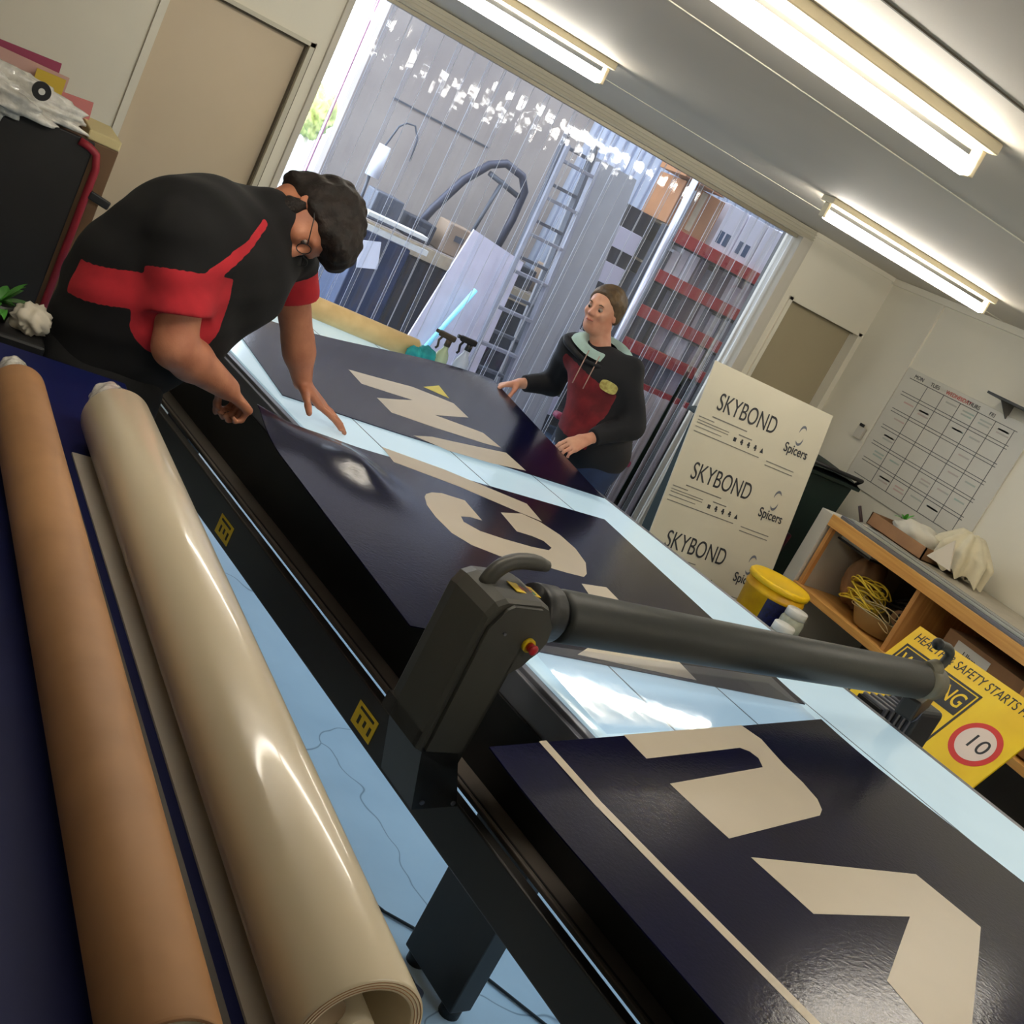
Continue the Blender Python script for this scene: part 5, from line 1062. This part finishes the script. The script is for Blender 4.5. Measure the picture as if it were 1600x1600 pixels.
pb = PB(); pb.prism([(4.46, 7.9, .05), (5.02, 7.9, .05), (4.98, 8.3, 2.28), (4.50, 8.3, 2.28)], (0, .03, 0)); solo('grey_board', pb, mat('grey_sheet_board', (146, 146, 150), .6, noise=.06), 'tall grey board leaning behind the woman\'s head in the warehouse', 'board', (4.74, 8.1, 0))
pb = PB(); pb.tube([(5.14, 7.7, 0), (5.14, 7.78, 2.46)], .028, 12); solo('alloy_pole', pb, mat('bright_alloy', (206, 208, 220), .3, metal=.6), 'bright alloy pole standing left of the red racking', 'pole', (5.14, 7.74, 0))
pb = PB(); pb.tube([(5.26, 7.8, 0), (5.26, 7.9, 2.40)], .018, 12); solo('alloy_pole', pb, m_steelg, 'thinner grey pole right beside the bright alloy pole', 'pole', (5.26, 7.85, 0))
rk = thing('pallet_rack', 'red beamed storage racking full of stock boxes', 'rack', (6.3, 8.8, 0))
for x in (5.56, 7.55):
    pb = PB(); pb.box(x-.03, x+.03, 8.46, 8.52, 0, 2.09); pb.box(x-.03, x+.03, 9.08, 9.14, 0, 2.09); part('upright', pb, m_steelg, rk)
zs = (2.06, 1.70, 1.37, 1.06, .74)
for z in zs:
    pb = PB(); pb.box(5.59, 7.52, 8.45, 8.50, z-.062, z+.045, .004); part('beam', pb, m_red, rk)
    pb = PB(); pb.box(5.59, 7.52, 8.50, 9.10, z+.02, z+.04); part('shelf_board', pb, m_ply, rk)
pb = PB(); pb.box(5.56, 7.6, 9.12, 9.14, 0, 2.1); part('back_mesh', pb, mat('rack_back', (40, 40, 48), .8), rk)
rs_ = random.Random(33); cats = [('stock_box', (186, 178, 190)), ('stock_box', (70, 74, 86)), ('stock_box', (38, 40, 50)), ('stock_box', (120, 124, 140)), ('stock_box', (206, 206, 216)), ('stock_box', (96, 84, 92))]
cn_ = ('white', 'slate', 'black', 'grey', 'pale', 'mauve')
rows = ('second', 'third', 'fourth', 'lowest')
for ri, z in enumerate(zs[1:]):
    x = 5.64; k = 0
    while x < 7.40:
        w_ = rs_.choice((.06, .08, .10, .13, .17)); h = rs_.uniform(.16, .245); ci = rs_.randrange(6); nm, c = cats[ci]; pb = PB(); pb.box(x, x+w_-.008, 8.53+rs_.uniform(0, .06), 8.95, z+.041, z+.041+h, .003)
        o = solo(nm, pb, mat('box_'+cn_[ci], c, .5, noise=.15), 'narrow stock boxes and files packed on the %s red racking shelf' % rows[ri], 'box', (x+w_/2, 8.7, z+.041), group='stock on the %s racking shelf' % rows[ri])
        x += w_; k += 1
pb = PB()
for k in range(3):
    pb = PB(); x = 6.06+.24*k; pb.box(x, x+.225, 8.5, 8.95, 2.101, 2.50, .004); t0 = x
    o = solo('white_carton', pb, mat('glossy_carton', (222, 220, 232), .4, noise=.04), ('white carton at the left on top of the racking', 'white carton in the middle on top of the racking', 'white carton at the right on top of the racking')[k], 'carton', (x+.11, 8.7, 2.10), group='white cartons on top of the racking')
    if k < 2:
        for j in range(2):
            pb = PB(); pb.box(x+.03+.075*j, x+.085+.075*j, 8.497, 8.4999, 2.16, 2.27); part('blue_print', pb, mat('carton_print', (60, 84, 120), .5), o)
pb = PB(); pb.box(6.78, 7.45, 8.5, 9.0, 2.101, 2.52, .004); solo('white_carton', pb, mat('glossy_carton', (222, 220, 232), .4), 'broad white carton at the right end of the racking top', 'carton', (7.1, 8.7, 2.10), group='white cartons on top of the racking')
for k, (x0, x1, y, z0, z1, lb) in enumerate(((5.52, 5.98, 8.3, 2.12, 2.48, 'brown carton on top left of the racking, partly behind the poles'), (5.36, 5.80, 8.1, 2.49, 2.68, 'smaller brown carton stacked on the other brown carton'))):
    pb = PB(); pb.box(x0, x1, y+.17, y+.60, z0 if k else 2.101, z1, .004); pb.m(1).box((x0+x1)/2-.03, (x0+x1)/2+.03, y+.167, y+.17, 2.13 if not k else z0+.01, z1-.01)
    solo('brown_carton', pb, [mat('carton_brown', (168, 116, 76), .7, noise=.1), m_ply], lb, 'carton', ((x0+x1)/2, y+.4, 2.101 if not k else z0), group='brown cartons on the racking')
for k in range(4):
    pb = PB(); pb.box(4.50+.0*k, 4.86, 8.62, 8.9, .9+.31*k, 1.06+.31*k, .01); solo('parts_bin', pb, mat('white_bin', (212, 208, 226), .5), ('lowest', 'second lowest', 'second highest', 'highest')[k]+' white parts bin between the grey board and the racking', 'bin', (4.7, 8.75, .9+.31*k)) if False else None
dr_ = thing('drawer_tower', 'dark drawer tower with white label fronts beside the racking', 'drawers', (5.30, 8.75, 0))
pb = PB(); pb.box(5.17, 5.50, 8.62, 9.05, 0, 2.10, .006); part('tower_body', pb, mat('tower_dark', (34, 32, 44), .5), dr_)
for k in range(6):
    pb = PB(); pb.box(5.20, 5.47, 8.605, 8.62, .18+.31*k, .36+.31*k, .004); part('drawer', pb, mat('drawer_white', (206, 200, 216), .5), dr_)
pb = PB(); n_ = 44
pb.grid(lambda u, v: (4.25+.78*u, 6.36+.018*math.sin(u*7*2*math.pi), .0+1.0*v), 144, 2)
solo('corrugated_sheet', pb, mat('pinkish_corrugated', (176, 162, 164), .6, noise=.08), 'pinkish grey corrugated sheet standing low behind the strips at the right', 'sheet', (4.6, 6.36, 0))
# greenery outside the open side
tg = thing('garden_shrub', 'sunlit shrub outside, seen through the gap beside the strips', 'shrub', (3.6, 13.2, 0))
pb = PB(); pb.cyl((3.82, 13.2, 0), (3.82, 13.2, 1.3), .03); part('trunk', pb, mat('sunlit_bark', (226, 220, 200), .8), tg)
part('foliage', crumple((3.80, 13.2, 1.50), (.20, .25, .26), 12, 26, .22), mat('sunlit_leaf', (214, 218, 140), .6, noise=.3, nscale=14, rgb2=(180, 190, 110)), tg)
